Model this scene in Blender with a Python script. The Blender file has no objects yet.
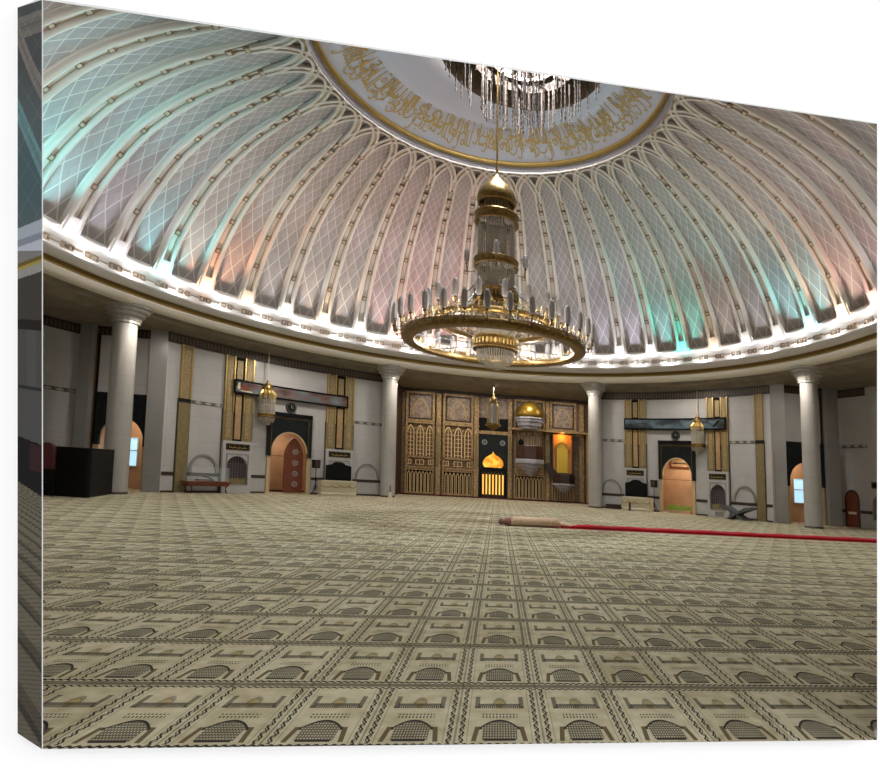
import bpy, math, random
from math import sin, cos, pi, radians as rad, sqrt
from mathutils import Vector, Matrix
random.seed(7)
scene = bpy.context.scene
COL = scene.collection

# ---------------------------------------------------------------- measures (metres)
SLOPE = -0.0628            # the hall, with all in it, falls 6 cm per metre to the right
CX, CY = -0.146, 21.533    # axis of the dome
RDOME, ZDOME = 16.17, 9.99 # springing of the dome
RTOP, ZTOP = 6.9, 17.88    # gilt ring round the inscription
RWALL = 17.8               # the two curved marble walls
BAY = 7.56                 # degrees between ribs
RIB0 = -0.7                # first rib
RUGW, RUGL, RUGX, RUGY = 0.5749, 1.085, -0.2639, 4.838

def lift(x): return SLOPE * x
def polar(a, R): return (CX + R * sin(rad(a)), CY + R * cos(rad(a)))

# ---------------------------------------------------------------- node helpers
class V:
    """value socket with arithmetic, for procedural patterns"""
    nt = None
    def __init__(s, sock): s.s = sock
    @staticmethod
    def m(op, *a):
        n = V.nt.nodes.new('ShaderNodeMath'); n.operation = op
        for i, v in enumerate(a):
            if isinstance(v, V): V.nt.links.new(v.s, n.inputs[i])
            else: n.inputs[i].default_value = float(v)
        return V(n.outputs[0])
    def __add__(s, o): return V.m('ADD', s, o)
    __radd__ = __add__
    def __sub__(s, o): return V.m('SUBTRACT', s, o)
    def __rsub__(s, o): return V.m('SUBTRACT', o, s)
    def __mul__(s, o): return V.m('MULTIPLY', s, o)
    __rmul__ = __mul__
    def __truediv__(s, o): return V.m('DIVIDE', s, o)
    def fl(s): return V.m('FLOOR', s)
    def fr(s): return V.m('FRACT', s)
    def ab(s): return V.m('ABSOLUTE', s)
    def lt(s, o): return V.m('LESS_THAN', s, o)
    def gt(s, o): return V.m('GREATER_THAN', s, o)
    def sn(s): return V.m('SINE', s)
def mx(a, b): return V.m('MAXIMUM', a, b)
def mn(a, b): return V.m('MINIMUM', a, b)
def inside(v, a, b): return v.gt(a) * v.lt(b)

def srgb(h):
    h = h.lstrip('#'); c = [int(h[i:i+2], 16) / 255 for i in (0, 2, 4)]
    return tuple(x / 12.92 if x <= .04045 else ((x + .055) / 1.055) ** 2.4 for x in c) + (1,)

def mat(name, col, rough=.5, metal=0, emit=None, es=0, noise=None, alpha=None, spec=.5, nscale=4, bump=0):
    m = bpy.data.materials.new(name); m.use_nodes = True
    nt = m.node_tree; b = nt.nodes['Principled BSDF']
    c = srgb(col)
    b.inputs['Base Color'].default_value = c
    b.inputs['Roughness'].default_value = rough
    b.inputs['Metallic'].default_value = metal
    b.inputs['Specular IOR Level'].default_value = spec
    if emit: b.inputs['Emission Color'].default_value = srgb(emit); b.inputs['Emission Strength'].default_value = es
    if alpha is not None: b.inputs['Alpha'].default_value = alpha
    if noise is not None:
        g = nt.nodes.new('ShaderNodeNewGeometry')
        t = nt.nodes.new('ShaderNodeTexNoise'); t.inputs['Scale'].default_value = nscale; t.inputs['Detail'].default_value = 5
        nt.links.new(g.outputs['Position'], t.inputs['Vector'])
        r = nt.nodes.new('ShaderNodeMix'); r.data_type = 'RGBA'
        r.inputs[6].default_value = c; r.inputs[7].default_value = srgb(noise)
        mr = nt.nodes.new('ShaderNodeMapRange'); mr.inputs[1].default_value = .35; mr.inputs[2].default_value = .65
        nt.links.new(t.outputs['Fac'], mr.inputs[0]); nt.links.new(mr.outputs[0], r.inputs[0])
        nt.links.new(r.outputs[2], b.inputs['Base Color'])
        if bump:
            bp = nt.nodes.new('ShaderNodeBump'); bp.inputs['Strength'].default_value = bump; bp.inputs['Distance'].default_value = .02
            nt.links.new(t.outputs['Fac'], bp.inputs['Height']); nt.links.new(bp.outputs[0], b.inputs['Normal'])
    return m

def mixrgb(nt, fac, a, b):
    r = nt.nodes.new('ShaderNodeMix'); r.data_type = 'RGBA'
    nt.links.new(fac.s, r.inputs[0])
    for i, c in ((6, a), (7, b)):
        if isinstance(c, tuple): r.inputs[i].default_value = c
        else: nt.links.new(c, r.inputs[i])
    return r.outputs[2]

def uvmat(name, rough=.5, metal=0, spec=.5):
    m = bpy.data.materials.new(name); m.use_nodes = True; nt = m.node_tree; V.nt = nt
    b = nt.nodes['Principled BSDF']; b.inputs['Roughness'].default_value = rough; b.inputs['Metallic'].default_value = metal
    b.inputs['Specular IOR Level'].default_value = spec
    uv = nt.nodes.new('ShaderNodeUVMap'); sp = nt.nodes.new('ShaderNodeSeparateXYZ')
    nt.links.new(uv.outputs[0], sp.inputs[0])
    return m, nt, b, V(sp.outputs[0]), V(sp.outputs[1])

# carpet: woven prayer rugs
def carpet_material():
    m, nt, b, X, Y = uvmat('woven prayer carpet', .95, spec=.1)
    x = (X - RUGX) / RUGW; y = (Y - RUGY) / RUGL
    ci = x.fl(); ri = y.fl(); u = x.fr(); v = y.fr()
    a = (u - .5).ab()                       # 0 centre .. .5 gutter
    side = 0.5 - a                          # distance from gutter line
    wv = ((v * 2 * pi * 10).sn()) * .02; wv2 = ((v * 2 * pi * 10 + 2.2).sn()) * .02
    # twin zigzag stripes beside the gutter
    zz = mx(((side - .068 - wv).ab()).lt(.012), ((side - .066 - wv2).ab()).lt(.007)) * inside(v, .09, .94)
    zz = mx(zz, inside(side, .128, .138) * inside(v, .1, .93) * .45)
    zz = mx(zz, side.lt(.012) * .5)
    # wave line along lower and upper edges
    wh = ((u * 2 * pi * 11).sn()) * .008
    edge = mx(((v - .07 - wh).ab()).lt(.012), ((v - .955 - wh).ab()).lt(.009))
    # brown joining stripes between rows
    join = mx(mx(mx(v.lt(.045), v.gt(.975)) * .75, mx(v.lt(.012), inside(v, .03, .04)) * 1.0), inside(v, .135, .15) * .0)
    # medallion: chequered field under an arch
    top = .40 - (a * a) * 2.2
    field = a.lt(.2) * inside(v, .13, .8) * v.lt(top) * (a + (v - .13) * .0).lt(.205)
    gx = (((u - .5) * 32).fr()).lt(.5); gy = ((v * 30).fr()).lt(.5)
    chk = field * mx(gx, gy) * .8
    bar = a.lt(.18) * inside(v, .115, .142)
    outl = ((v - top).ab()).lt(.013) * a.lt(.235)
    outl = mx(outl, inside(a, .205, .232) * inside(v, .27, .31))
    br = inside(a + (v - .12).ab() * .18, .262, .318) * inside(v, .11, .31)
    brg = br
    dots = (((u * 24).fr()).lt(.45)) * a.lt(.22) * mx(((v - .455).ab()).lt(.012), (((v - .495).ab()).lt(.01)))
    # building frieze with minarets and dome
    base = a.lt(.31) * inside(v, .595, .63) * (((u * 40).fr()).lt(.62))
    hall = a.lt(.27) * inside(v, .63, .675) * mx(((u * 55).fr()).lt(.7), .5)
    mina = inside(a, .25, .31) * inside(v, .6, .8) * (((v * 60).fr()).lt(.7))
    arc = inside(a * a + (v - .66) * (v - .66) * .5, .0028, .0075) * v.gt(.66) * (((u * 70).fr()).lt(.6)) * .8
    dome = (a * a + (v - .67) * (v - .67) * .35).lt(.0022)
    dark = mx(mx(zz, edge), mx(chk, mx(bar, outl)))
    dark = mx(dark, mx(dots, mx(base, mx(mx(hall * .9, arc), mina))))
    n = nt.nodes.new('ShaderNodeTexNoise'); n.inputs['Scale'].default_value = .35; n.inputs['Detail'].default_value = 3
    g = nt.nodes.new('ShaderNodeNewGeometry'); nt.links.new(g.outputs['Position'], n.inputs['Vector'])
    n2 = nt.nodes.new('ShaderNodeTexNoise'); n2.inputs['Scale'].default_value = 60
    nt.links.new(g.outputs['Position'], n2.inputs['Vector'])
    wn = nt.nodes.new('ShaderNodeTexWhiteNoise'); wn.noise_dimensions = '2D'
    cb = nt.nodes.new('ShaderNodeCombineXYZ'); nt.links.new(ci.s, cb.inputs[0]); nt.links.new(ri.s, cb.inputs[1]); nt.links.new(cb.outputs[0], wn.inputs['Vector'])
    n3 = nt.nodes.new('ShaderNodeTexNoise'); n3.inputs['Scale'].default_value = 7; n3.inputs['Detail'].default_value = 6; nt.links.new(g.outputs['Position'], n3.inputs['Vector'])
    f0 = V(n.outputs['Fac']) * .4 + V(wn.outputs['Value']) * .3 + V(n2.outputs['Fac']) * .1 + (V(n3.outputs['Fac']) - .5) * 1.3 + .12
    c = mixrgb(nt, f0, srgb('#988c6b'), srgb('#ccc4a8'))
    c = mixrgb(nt, dome * .7, c, srgb('#97803f'))
    c = mixrgb(nt, (1 - (u * 0 + v).gt(.45)) * a.lt(.24) * .12, c, srgb('#8a8278'))
    c = mixrgb(nt, brg * .92, c, srgb('#54472d'))
    c = mixrgb(nt, dark * .96, c, srgb('#1d1819'))
    c = mixrgb(nt, join * .85, c, srgb('#382e22'))
    nt.links.new(c, b.inputs['Base Color'])
    return m

def lattice_material():
    m, nt, b, U, W = uvmat('dome panel with diamond lattice', .7, spec=.2)
    p = (U + W).fr(); q = (U - W).fr()
    l = mx(((p - .5).ab()).gt(.46), ((q - .5).ab()).gt(.46))
    n = nt.nodes.new('ShaderNodeTexNoise'); n.inputs['Scale'].default_value = 1.2
    g = nt.nodes.new('ShaderNodeNewGeometry'); nt.links.new(g.outputs['Position'], n.inputs['Vector'])
    c0 = mixrgb(nt, V(n.outputs['Fac']) * .5 + ((p.gt(.5) * q.gt(.5)) * .3), srgb('#8a8280'), srgb('#a29893'))
    c = mixrgb(nt, l * .85, c0, srgb('#b9b3ab'))
    nt.links.new(c, b.inputs['Base Color'])
    bp = nt.nodes.new('ShaderNodeBump'); bp.inputs['Distance'].default_value = .03; bp.inputs['Strength'].default_value = .5
    nt.links.new(l.s, bp.inputs['Height']); nt.links.new(bp.outputs[0], b.inputs['Normal'])
    return m

def frieze_material():
    m, nt, b, U, W = uvmat('carved dark frieze', .5)
    s = ((U * 5.5).fr()).lt(.45) * inside((W - 7.53).ab(), -1, .14)
    c = mixrgb(nt, s, srgb('#2b211b'), srgb('#5a4a38'))
    nt.links.new(c, b.inputs['Base Color']); return m
def band_material():
    m, nt, b, U, W = uvmat('inlaid marble band', .35)
    s = (((U * 2).fr() - .5).ab() + ((W - 4.53) * 5).ab()).lt(.42)
    c = mixrgb(nt, s, srgb('#4a473f'), srgb('#9a968a'))
    nt.links.new(c, b.inputs['Base Color']); return m
def marble_material(name, a, b_, rough=.28):
    m, nt, b, U, W = uvmat(name, rough, spec=.5)
    n = nt.nodes.new('ShaderNodeTexNoise'); n.inputs['Scale'].default_value = .9; n.inputs['Detail'].default_value = 6; n.inputs['Distortion'].default_value = .6
    g = nt.nodes.new('ShaderNodeNewGeometry'); nt.links.new(g.outputs['Position'], n.inputs['Vector'])
    j = mx((((W / 1.27).fr() - .5).ab()).gt(.494), (((U / 1.6).fr() - .5).ab()).gt(.496))
    c = mixrgb(nt, V(n.outputs['Fac']), srgb(a), srgb(b_))
    c = mixrgb(nt, j * .35, c, srgb('#6c6a66'))
    nt.links.new(c, b.inputs['Base Color']); return m
def carved_material(name, a, b_, s=26, metal=0, rough=.45):
    m, nt, b, U, W = uvmat(name, rough, metal)
    n = nt.nodes.new('ShaderNodeTexVoronoi'); n.inputs['Scale'].default_value = s / 4
    g = nt.nodes.new('ShaderNodeNewGeometry'); nt.links.new(g.outputs['Position'], n.inputs['Vector'])
    c = mixrgb(nt, V(n.outputs['Distance']) * 1.3, srgb(b_), srgb(a))
    nt.links.new(c, b.inputs['Base Color'])
    bp = nt.nodes.new('ShaderNodeBump'); bp.inputs['Distance'].default_value = .02; bp.inputs['Strength'].default_value = .6
    nt.links.new(n.outputs['Distance'], bp.inputs['Height']); nt.links.new(bp.outputs[0], b.inputs['Normal'])
    return m
def display_material(name, warm):
    m, nt, b, U, W = uvmat(name, .3)
    n = nt.nodes.new('ShaderNodeTexNoise'); n.inputs['Scale'].default_value = .8; n.inputs['Detail'].default_value = 2
    cb = nt.nodes.new('ShaderNodeCombineXYZ'); nt.links.new(U.s, cb.inputs[0]); nt.links.new((W * 2).s, cb.inputs[1]); nt.links.new(cb.outputs[0], n.inputs['Vector'])
    r = nt.nodes.new('ShaderNodeValToRGB'); nt.links.new(n.outputs['Fac'], r.inputs[0])
    e = r.color_ramp.elements; e[0].position = .32; e[1].position = .68
    cs = ['#1f2022', '#5d463e', '#4d5a5e', '#786d64'] if warm else ['#121416', '#26292b', '#4a5a60', '#5c5956']
    e[0].color = srgb(cs[0]); e[1].color = srgb(cs[3])
    for k, p_ in ((1, .46), (2, .56)):
        q = e.new(p_); q.color = srgb(cs[k])
    nt.links.new(r.outputs[0], b.inputs['Base Color']); nt.links.new(r.outputs[0], b.inputs['Emission Color'])
    b.inputs['Emission Strength'].default_value = .25
    return m

M = dict(
    carpet=carpet_material(), lattice=lattice_material(), frieze=frieze_material(), band=band_material(),
    marble=marble_material('polished white marble', '#a3a19e', '#b6b3b0', .16),
    marble_grey=marble_material('grey marble pilaster', '#777470', '#8a8784'),
    plaster=mat('white dome plaster', '#cbc6c0', .6, spec=.2),
    coveplaster=mat('pale blue grey plaster', '#b2b6c2', .6, spec=.2),
    rib=mat('warm white rib plaster', '#bfb6ab', .55, spec=.25),
    ribline=mat('gilt rib line', '#94806a', .5),
    tile=mat('bronze rosette tile', '#705c44', .45),
    tile_in=mat('pale rosette centre', '#ac9c86', .5),
    gold=mat('gilt brass', '#8f7340', .38, .8, noise='#6b5228', nscale=9),
    goldleaf=mat('gold leaf', '#ad9256', .38, .7),
    golddark=mat('dark gilt moulding', '#6e5626', .4, .6),
    domegold=mat('burnished gold dome', '#7d6220', .35, .6),
    greystone=mat('lavender grey stone', '#96939c', .5),
    goldpale=mat('pale gold lettering', '#a48b48', .5, .2),
    gilt_carved=carved_material('carved gilt pilaster', '#9c8760', '#6e5c3e', 60, .2),
    olive=mat('olive gold pilaster', '#7f7048', .55, .1, noise='#716340', nscale=6),
    tan=mat('tan wood strip', '#a48661', .5, noise='#947650'),
    soffit=mat('painted aisle soffit', '#8d8375', .7, noise='#7c7165', nscale=1.5, spec=.2),
    white=mat('gloss white cornice', '#e2dccd', .4),
    column=marble_material('cream marble column', '#9a968f', '#aaa69f', .3),
    black=mat('black surface', '#070708', .6, spec=.15),
    blackm=mat('black green marble', '#0b0e0f', .35, noise='#151d1d', nscale=5, spec=.25),
    dark=mat('dark brown stone', '#33231d', .4),
    wood=mat('red brown wood', '#71351c', .4, noise='#5c2812', nscale=8),
    brownpar=mat('dark brown parapet', '#42261a', .5, noise='#331c12', nscale=8),
    darkgrey=mat('dark grey painted wood', '#4b4d4f', .5),
    rosette=mat('grey white rosette', '#8f8a84', .5),
    darkwood=mat('dark walnut', '#39251a', .45, noise='#2a1a12', nscale=8),
    woodgold=carved_material('carved gilt wood', '#a98b60', '#5a452e', 34, .1),
    wooddk=carved_material('carved walnut panel', '#7d6348', '#261b14', 40, .05),
    panelpic=carved_material('inlaid picture panel', '#8d7b6c', '#5a4a40', 18),
    lattice_gold=mat('gilt lattice bars', '#c8ab7c', .5, .05),
    peach=mat('peach painted room', '#b99472', .6, noise='#ad8767', nscale=1.5),
    beige=mat('beige door jamb', '#b59d76', .5),
    grille=mat('mauve grille', '#6c6068', .5),
    chrome=mat('grey metal', '#8a8a8a', .35, .8),
    cream=mat('cream lacquer', '#bdb498', .4),
    creamgold=mat('gold swag', '#9a7d42', .4, .3),
    red=mat('red carpet wool', '#b5303c', .9, spec=.1),
    rugback=mat('jute rug backing', '#cdb499', .9, noise='#bda288', nscale=12, spec=.1),
    maroon=mat('maroon velvet', '#4a1418', .8),
    green=mat('bright green leaves', '#5fe012', .6, noise='#40b80c', nscale=20),
    glow=mat('glowing golden dome', '#d98c1a', .4, emit='#f09018', es=.62),
    glowbar=mat('glowing candle glass', '#ffd27a', .4, emit='#ffae42', es=.8),
    daylight=mat('bright window pane', '#a9d4ee', .3, emit='#a6d3f0', es=.75),
    orange=mat('warm plaster recess', '#d08a45', .6),
    yellowpanel=mat('yellow lantern panel', '#c8a83a', .45, .2),
    canvaswhite=mat('raw canvas edge', '#c9c9c9', .8),
    wallwhite=mat('white gallery wall', '#f6f6f6', .9, spec=.1),
    display1=display_material('long display picture warm', True),
    display2=display_material('long display picture cool', False),
    glass=mat('clear case glass', '#dfe8ea', .05, alpha=.18),
    bench=mat('carpeted bench top', '#7c4a2c', .5),
)
# crystal: pale, shiny, half see-through beads
def _glow():
    m = M['glow']; nt = m.node_tree; b = nt.nodes['Principled BSDF']; g = nt.nodes.new('ShaderNodeNewGeometry'); n = nt.nodes.new('ShaderNodeTexNoise'); n.inputs['Scale'].default_value = 2.6
    nt.links.new(g.outputs['Position'], n.inputs['Vector']); r = nt.nodes.new('ShaderNodeValToRGB'); nt.links.new(n.outputs['Fac'], r.inputs[0])
    e = r.color_ramp.elements; e[0].position = .38; e[0].color = srgb('#b5650a'); e[1].position = .62; e[1].color = srgb('#ffd24e'); nt.links.new(r.outputs[0], b.inputs['Emission Color'])
_glow()
M['crystal'] = mat('cut crystal beads', '#bdb3a2', .25, .1, alpha=.7)
M['crystal_lamp'] = mat('smoky crystal shade', '#999492', .5, 0, alpha=.75, spec=.3)
M['crystal_dark'] = mat('bronze crystal beads', '#51463f', .7, 0, spec=.12)

# ---------------------------------------------------------------- mesh builder
class MB:
    def __init__(s): s.v = []; s.f = []; s.m = []; s.uv = []; s.mats = []; s.sm = []
    def mi(s, name):
        if name not in s.mats: s.mats.append(name)
        return s.mats.index(name)
    def face(s, pts, mt, uv=None, smooth=False):
        i = len(s.v); s.v += [tuple(p) for p in pts]; s.f.append(tuple(range(i, i + len(pts)))); s.m.append(s.mi(mt))
        s.uv.append(uv or [(p[0], p[1]) for p in pts]); s.sm.append(smooth)
    def grid(s, P, mt, UV=None, closed=False, smooth=True):
        """P[i][j] points; faces between neighbours (shared vertices)"""
        base = len(s.v); n, k = len(P), len(P[0])
        for r in P: s.v += [tuple(q) for q in r]
        for i in range(n if closed else n - 1):
            i2 = (i + 1) % n
            for j in range(k - 1):
                a, b, c, d = base + i*k + j, base + i2*k + j, base + i2*k + j + 1, base + i*k + j + 1
                s.f.append((a, b, c, d)); s.sm.append(smooth)
                s.m.append(s.mi(mt if isinstance(mt, str) else mt[j]))
                s.uv.append([UV(i, j), UV(i+1, j), UV(i+1, j+1), UV(i, j+1)] if UV else [(0, 0)] * 4)
    def box(s, c, d, mt, rz=0):
        cx, cy, cz = c; a, b, h = d[0]/2, d[1]/2, d[2]/2; co, si = cos(rz), sin(rz)
        P = [(cx + x*co - y*si, cy + x*si + y*co, cz + z) for z in (-h, h) for x, y in ((-a, -b), (a, -b), (a, b), (-a, b))]
        for q in ((0, 3, 2, 1), (4, 5, 6, 7), (0, 1, 5, 4), (1, 2, 6, 5), (2, 3, 7, 6), (3, 0, 4, 7)): s.face([P[k] for k in q], mt)
    def lathe(s, c, prof, mt, n=32, a0=0, a1=360, smooth=True):
        full = abs(a1 - a0) >= 360; k = n if full else n + 1
        P = []
        for i in range(k):
            a = rad(a0 + (a1 - a0) * i / n)
            P.append([(c[0] + r*sin(a), c[1] + r*cos(a), c[2] + z) for r, z in prof])
        L = [0]
        for i in range(1, len(prof)): L.append(L[-1] + math.dist(prof[i], prof[i-1]))
        s.grid(P, mt, UV=lambda i, j: (rad(a0 + (a1-a0)*i/n) * max(prof[min(j, len(prof)-1)][0], .01), c[2] + prof[min(j, len(prof)-1)][1]), closed=full, smooth=smooth)
    def tube(s, path, r, mt, n=6, cap=False):
        P = []
        for i, p in enumerate(path):
            p = Vector(p); a = Vector(path[max(i-1, 0)]); b = Vector(path[min(i+1, len(path)-1)])
            t = (b - a).normalized() if (b - a).length > 1e-9 else Vector((0, 0, 1))
            x = t.cross(Vector((0, 0, 1)));
            if x.length < 1e-3: x = Vector((1, 0, 0))
            x.normalize(); y = t.cross(x); rr = r if not isinstance(r, (list, tuple)) else r[i]
            P.append([tuple(p + x*rr*cos(2*pi*k/n) + y*rr*sin(2*pi*k/n)) for k in range(n+1)])
        s.grid(P, mt)
        if cap:
            s.face(P[0][:-1], mt); s.face(P[-1][:-1], mt)
    # ---- shapes on a wall map m(u, z, d) : u along the wall, d out of it
    def rect(s, m, u0, u1, z0, z1, d0, d1, mt, step=None):
        n = max(1, int(abs(u1-u0) / m.step + .99)) if m.step else 1
        for i in range(n):
            a = u0 + (u1-u0)*i/n; b = u0 + (u1-u0)*(i+1)/n; A, B = a*m.k, b*m.k
            s.face([m(a, z0, d1), m(b, z0, d1), m(b, z1, d1), m(a, z1, d1)], mt, [(A, z0), (B, z0), (B, z1), (A, z1)])
            if d1 != d0:
                s.face([m(a, z1, d1), m(b, z1, d1), m(b, z1, d0), m(a, z1, d0)], mt, [(A, z1), (B, z1), (B, z1), (A, z1)])
                s.face([m(a, z0, d0), m(b, z0, d0), m(b, z0, d1), m(a, z0, d1)], mt, [(A, z0), (B, z0), (B, z0), (A, z0)])
        if d1 != d0:
            for u in (u0, u1): s.face([m(u, z0, d0), m(u, z0, d1), m(u, z1, d1), m(u, z1, d0)], mt, [(u*m.k, z0)]*2 + [(u*m.k, z1)]*2)
    def poly(s, m, pts, d0, d1, mt):
        s.face([m(u, z, d1) for u, z in pts], mt, [(u*m.k, z) for u, z in pts])
        if d0 != d1:
            for i in range(len(pts)):
                a, b = pts[i], pts[(i+1) % len(pts)]
                s.face([m(*a, d0), m(*b, d0), m(*b, d1), m(*a, d1)], mt, [(a[0]*m.k, a[1]), (b[0]*m.k, b[1])]*2)
    def ribbon(s, m, A, B, d0, d1, mt):
        """strip between two polylines A and B lying on the wall"""
        for i in range(len(A)-1):
            a, b, c, d = A[i], A[i+1], B[i+1], B[i]
            s.face([m(*q, d1) for q in (a, b, c, d)], mt)
            s.face([m(*a, d0), m(*b, d0), m(*b, d1), m(*a, d1)], mt)
            s.face([m(*d, d0), m(*c, d0), m(*c, d1), m(*d, d1)], mt)
    def frame(s, m, u0, u1, z0, z1, w, d0, d1, mt):
        wu = w / m.k
        s.rect(m, u0, u1, z1-w, z1, d0, d1, mt); s.rect(m, u0, u1, z0, z0+w, d0, d1, mt)
        s.rect(m, u0, u0+wu, z0+w, z1-w, d0, d1, mt); s.rect(m, u1-wu, u1, z0+w, z1-w, d0, d1, mt)
    def build(s, name, parent=None, origin=None, lifted=True):
        me = bpy.data.meshes.new(name)
        if origin is None: origin = HO.get(parent.name, {}).get('ho', (0, 0, 0)) if parent else (0, 0, 0)
        vs = [(x-origin[0], y-origin[1], z-origin[2] + (lift(x-origin[0]) if lifted else 0)) for x, y, z in s.v]
        me.from_pydata(vs, [], s.f)
        for k in s.mats: me.materials.append(M[k])
        ul = me.uv_layers.new(name='UVMap'); li = 0
        for fi, p in enumerate(me.polygons):
            p.material_index = s.m[fi]; p.use_smooth = s.sm[fi]
            for j in range(p.loop_total): ul.data[p.loop_start + j].uv = s.uv[fi][j]
        o = bpy.data.objects.new(name, me); COL.objects.link(o)
        if parent is not None: o.parent = parent
        else:
            o.location = (origin[0], origin[1], origin[2] + (lift(origin[0]) if lifted else 0)); HO[o.name] = {'ho': origin}
        if parent is not None: HO[o.name] = {'ho': origin}
        return o
HO = {}
class Map:
    """polar wall: u is an angle in degrees about the dome axis"""
    def __init__(s, R): s.R = R; s.k = R*pi/180; s.step = 1.0
    def __call__(s, u, z, d): x, y = polar(u, s.R - d); return (x, y, z)
class Flat:
    """flat wall facing the camera side: u is x"""
    def __init__(s, Y, sl=0): s.Y = Y; s.k = 1; s.step = None; s.sl = sl
    def __call__(s, u, z, d): return (u, s.Y + s.sl*u - d, z)
class Pt:
    """small upright wall piece in its own frame: origin, facing angle"""
    def __init__(s, o, a): s.o = o; s.a = a; s.k = 1; s.step = None
    def __call__(s, u, z, d):
        return (s.o[0] + u*cos(s.a) + d*sin(s.a), s.o[1] + u*sin(s.a) - d*cos(s.a), s.o[2] + z)

def tag(o, label=None, cat=None, group=None, kind=None):
    if label: o['label'] = label
    if cat: o['category'] = cat
    if group: o['group'] = group
    if kind: o['kind'] = kind
    return o
def struct(o): return tag(o, kind='structure')
def thing(name, loc, label, cat, group=None):
    o = bpy.data.objects.new(name, None); COL.objects.link(o); o.empty_display_size = .2
    o.location = (loc[0], loc[1], loc[2] + lift(loc[0])); HO[o.name] = {'ho': tuple(loc)}
    return tag(o, label, cat, group)
def archpts(uc, hw, z0, zs, zt, n=10, pointed=False, k=1):
    """outline of an opening, hw in u units"""
    P = [(uc-hw, z0)]
    for i in range(2*n+1):
        t = i/(2*n)
        if pointed:
            s_ = 1 - abs(2*t-1); x = -1 + 2*t; z = zs + (zt-zs) * (sin(s_*pi/2)**.8)
            P.append((uc + hw*x, z))
        else:
            a = pi*(1-t); P.append((uc + hw*cos(a), zs + (zt-zs)*sin(a)))
    P.append((uc+hw, z0)); return P

# ---------------------------------------------------------------- floor and the white wall with the canvas
def wall_y(x): return 3.982 + .01044*x
b = MB()
E = [(-2.555, 3.807), (2.661, 3.859)]
def fq(x, y): return (x, y, 0)
b.face([fq(*E[0]), fq(*E[1]), fq(2.74, wall_y(2.74)), fq(-2.73, wall_y(-2.73))], 'carpet')
xs = [-25, -20, -15, -10, -2.73, 2.74, 10, 15, 20, 25]
for i in range(len(xs)-1):
    for (y0, y1) in ((None, 12), (12, 24), (24, 34), (34, 45)):
        ya, yb = (wall_y(xs[i]), wall_y(xs[i+1])) if y0 is None else (y0, y0)
        b.face([fq(xs[i], ya), fq(xs[i+1], yb), fq(xs[i+1], y1), fq(xs[i], y1)], 'carpet')
struct(b.build('floor'))

FBL, FBR, FTL, FTR = (-2.5554, 3.8072, .1600), (2.6612, 3.8587, -.1672), (-2.8718, 3.8040, 4.7085), (2.9138, 3.8612, 4.4350)
BBL, BBR, BTL, BTR = (-2.7936, 3.956, .2003), (2.772, 4.0112, -.225), (-3.1238, 3.953, 4.7527), (3.034, 4.0138, 4.552)
BBM = (-2.70, 3.957, .13); BTM = (-2.992, 3.953, 4.842)
BBL, BBR, BTL, BTR, BBM, BTM = [(p[0], wall_y(p[0]), p[2]) for p in (BBL, BBR, BTL, BTR, BBM, BTM)]
b = MB()
O = [(-25, wall_y(-25), -5), (25, wall_y(25), -5), (25, wall_y(25), 12), (-25, wall_y(-25), 12)]
H = [BBL, BBM, BBR, BTR, BTL]
b.face([O[0], O[1], BBR, BBM, BBL], 'wallwhite'); b.face([O[1], O[2], BTR, BBR], 'wallwhite')
b.face([O[2], O[3], BTL, BTM, BTR], 'wallwhite'); b.face([O[3], O[0], BBL, BTL], 'wallwhite')
struct(b.build('wall_front', lifted=False))

cv = bpy.data.objects.new('canvas_print', None); COL.objects.link(cv); cv.location = (0, 3.9, 0); HO[cv.name] = {'ho': (0, 3.9, 0)}
tag(cv, 'large stretched canvas picture of a domed hall mounted on a white wall', 'canvas')
def off(p, dx=0, dy=0, dz=0): return (p[0]+dx, p[1]+dy, p[2]+dz)
b = MB()   # top, right and bottom returns
for (a, c, a2, c2, n_) in ((FTL, FTR, BTM, BTR, (0, 0, .001)), (FTR, FBR, BTR, BBR, (.001, 0, 0)), (FBR, FBL, BBR, BBM, (0, 0, -.001))):
    b.face([a, c, c2, a2], 'canvaswhite'); b.face([a, c, off(c2, *n_), off(a2, *n_)], 'canvaswhite')
b.face([FBL, BBM, BBL], 'canvaswhite'); b.face([FTL, BTM, BTL], 'canvaswhite')
b.build('canvas_return', cv, lifted=False)
b = MB()   # the fold itself: a thin pale lip down the left front edge
L0, L1 = off(FBL, -.006), off(FTL, -.006)
b.face([FBL, L0, L1, FTL], 'canvaswhite')
b.face([FBL, FTL, off(BTL, .06), off(BBL, .06, 0, -.045)], 'canvaswhite'); b.build('fold_edge', cv, lifted=False)

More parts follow.
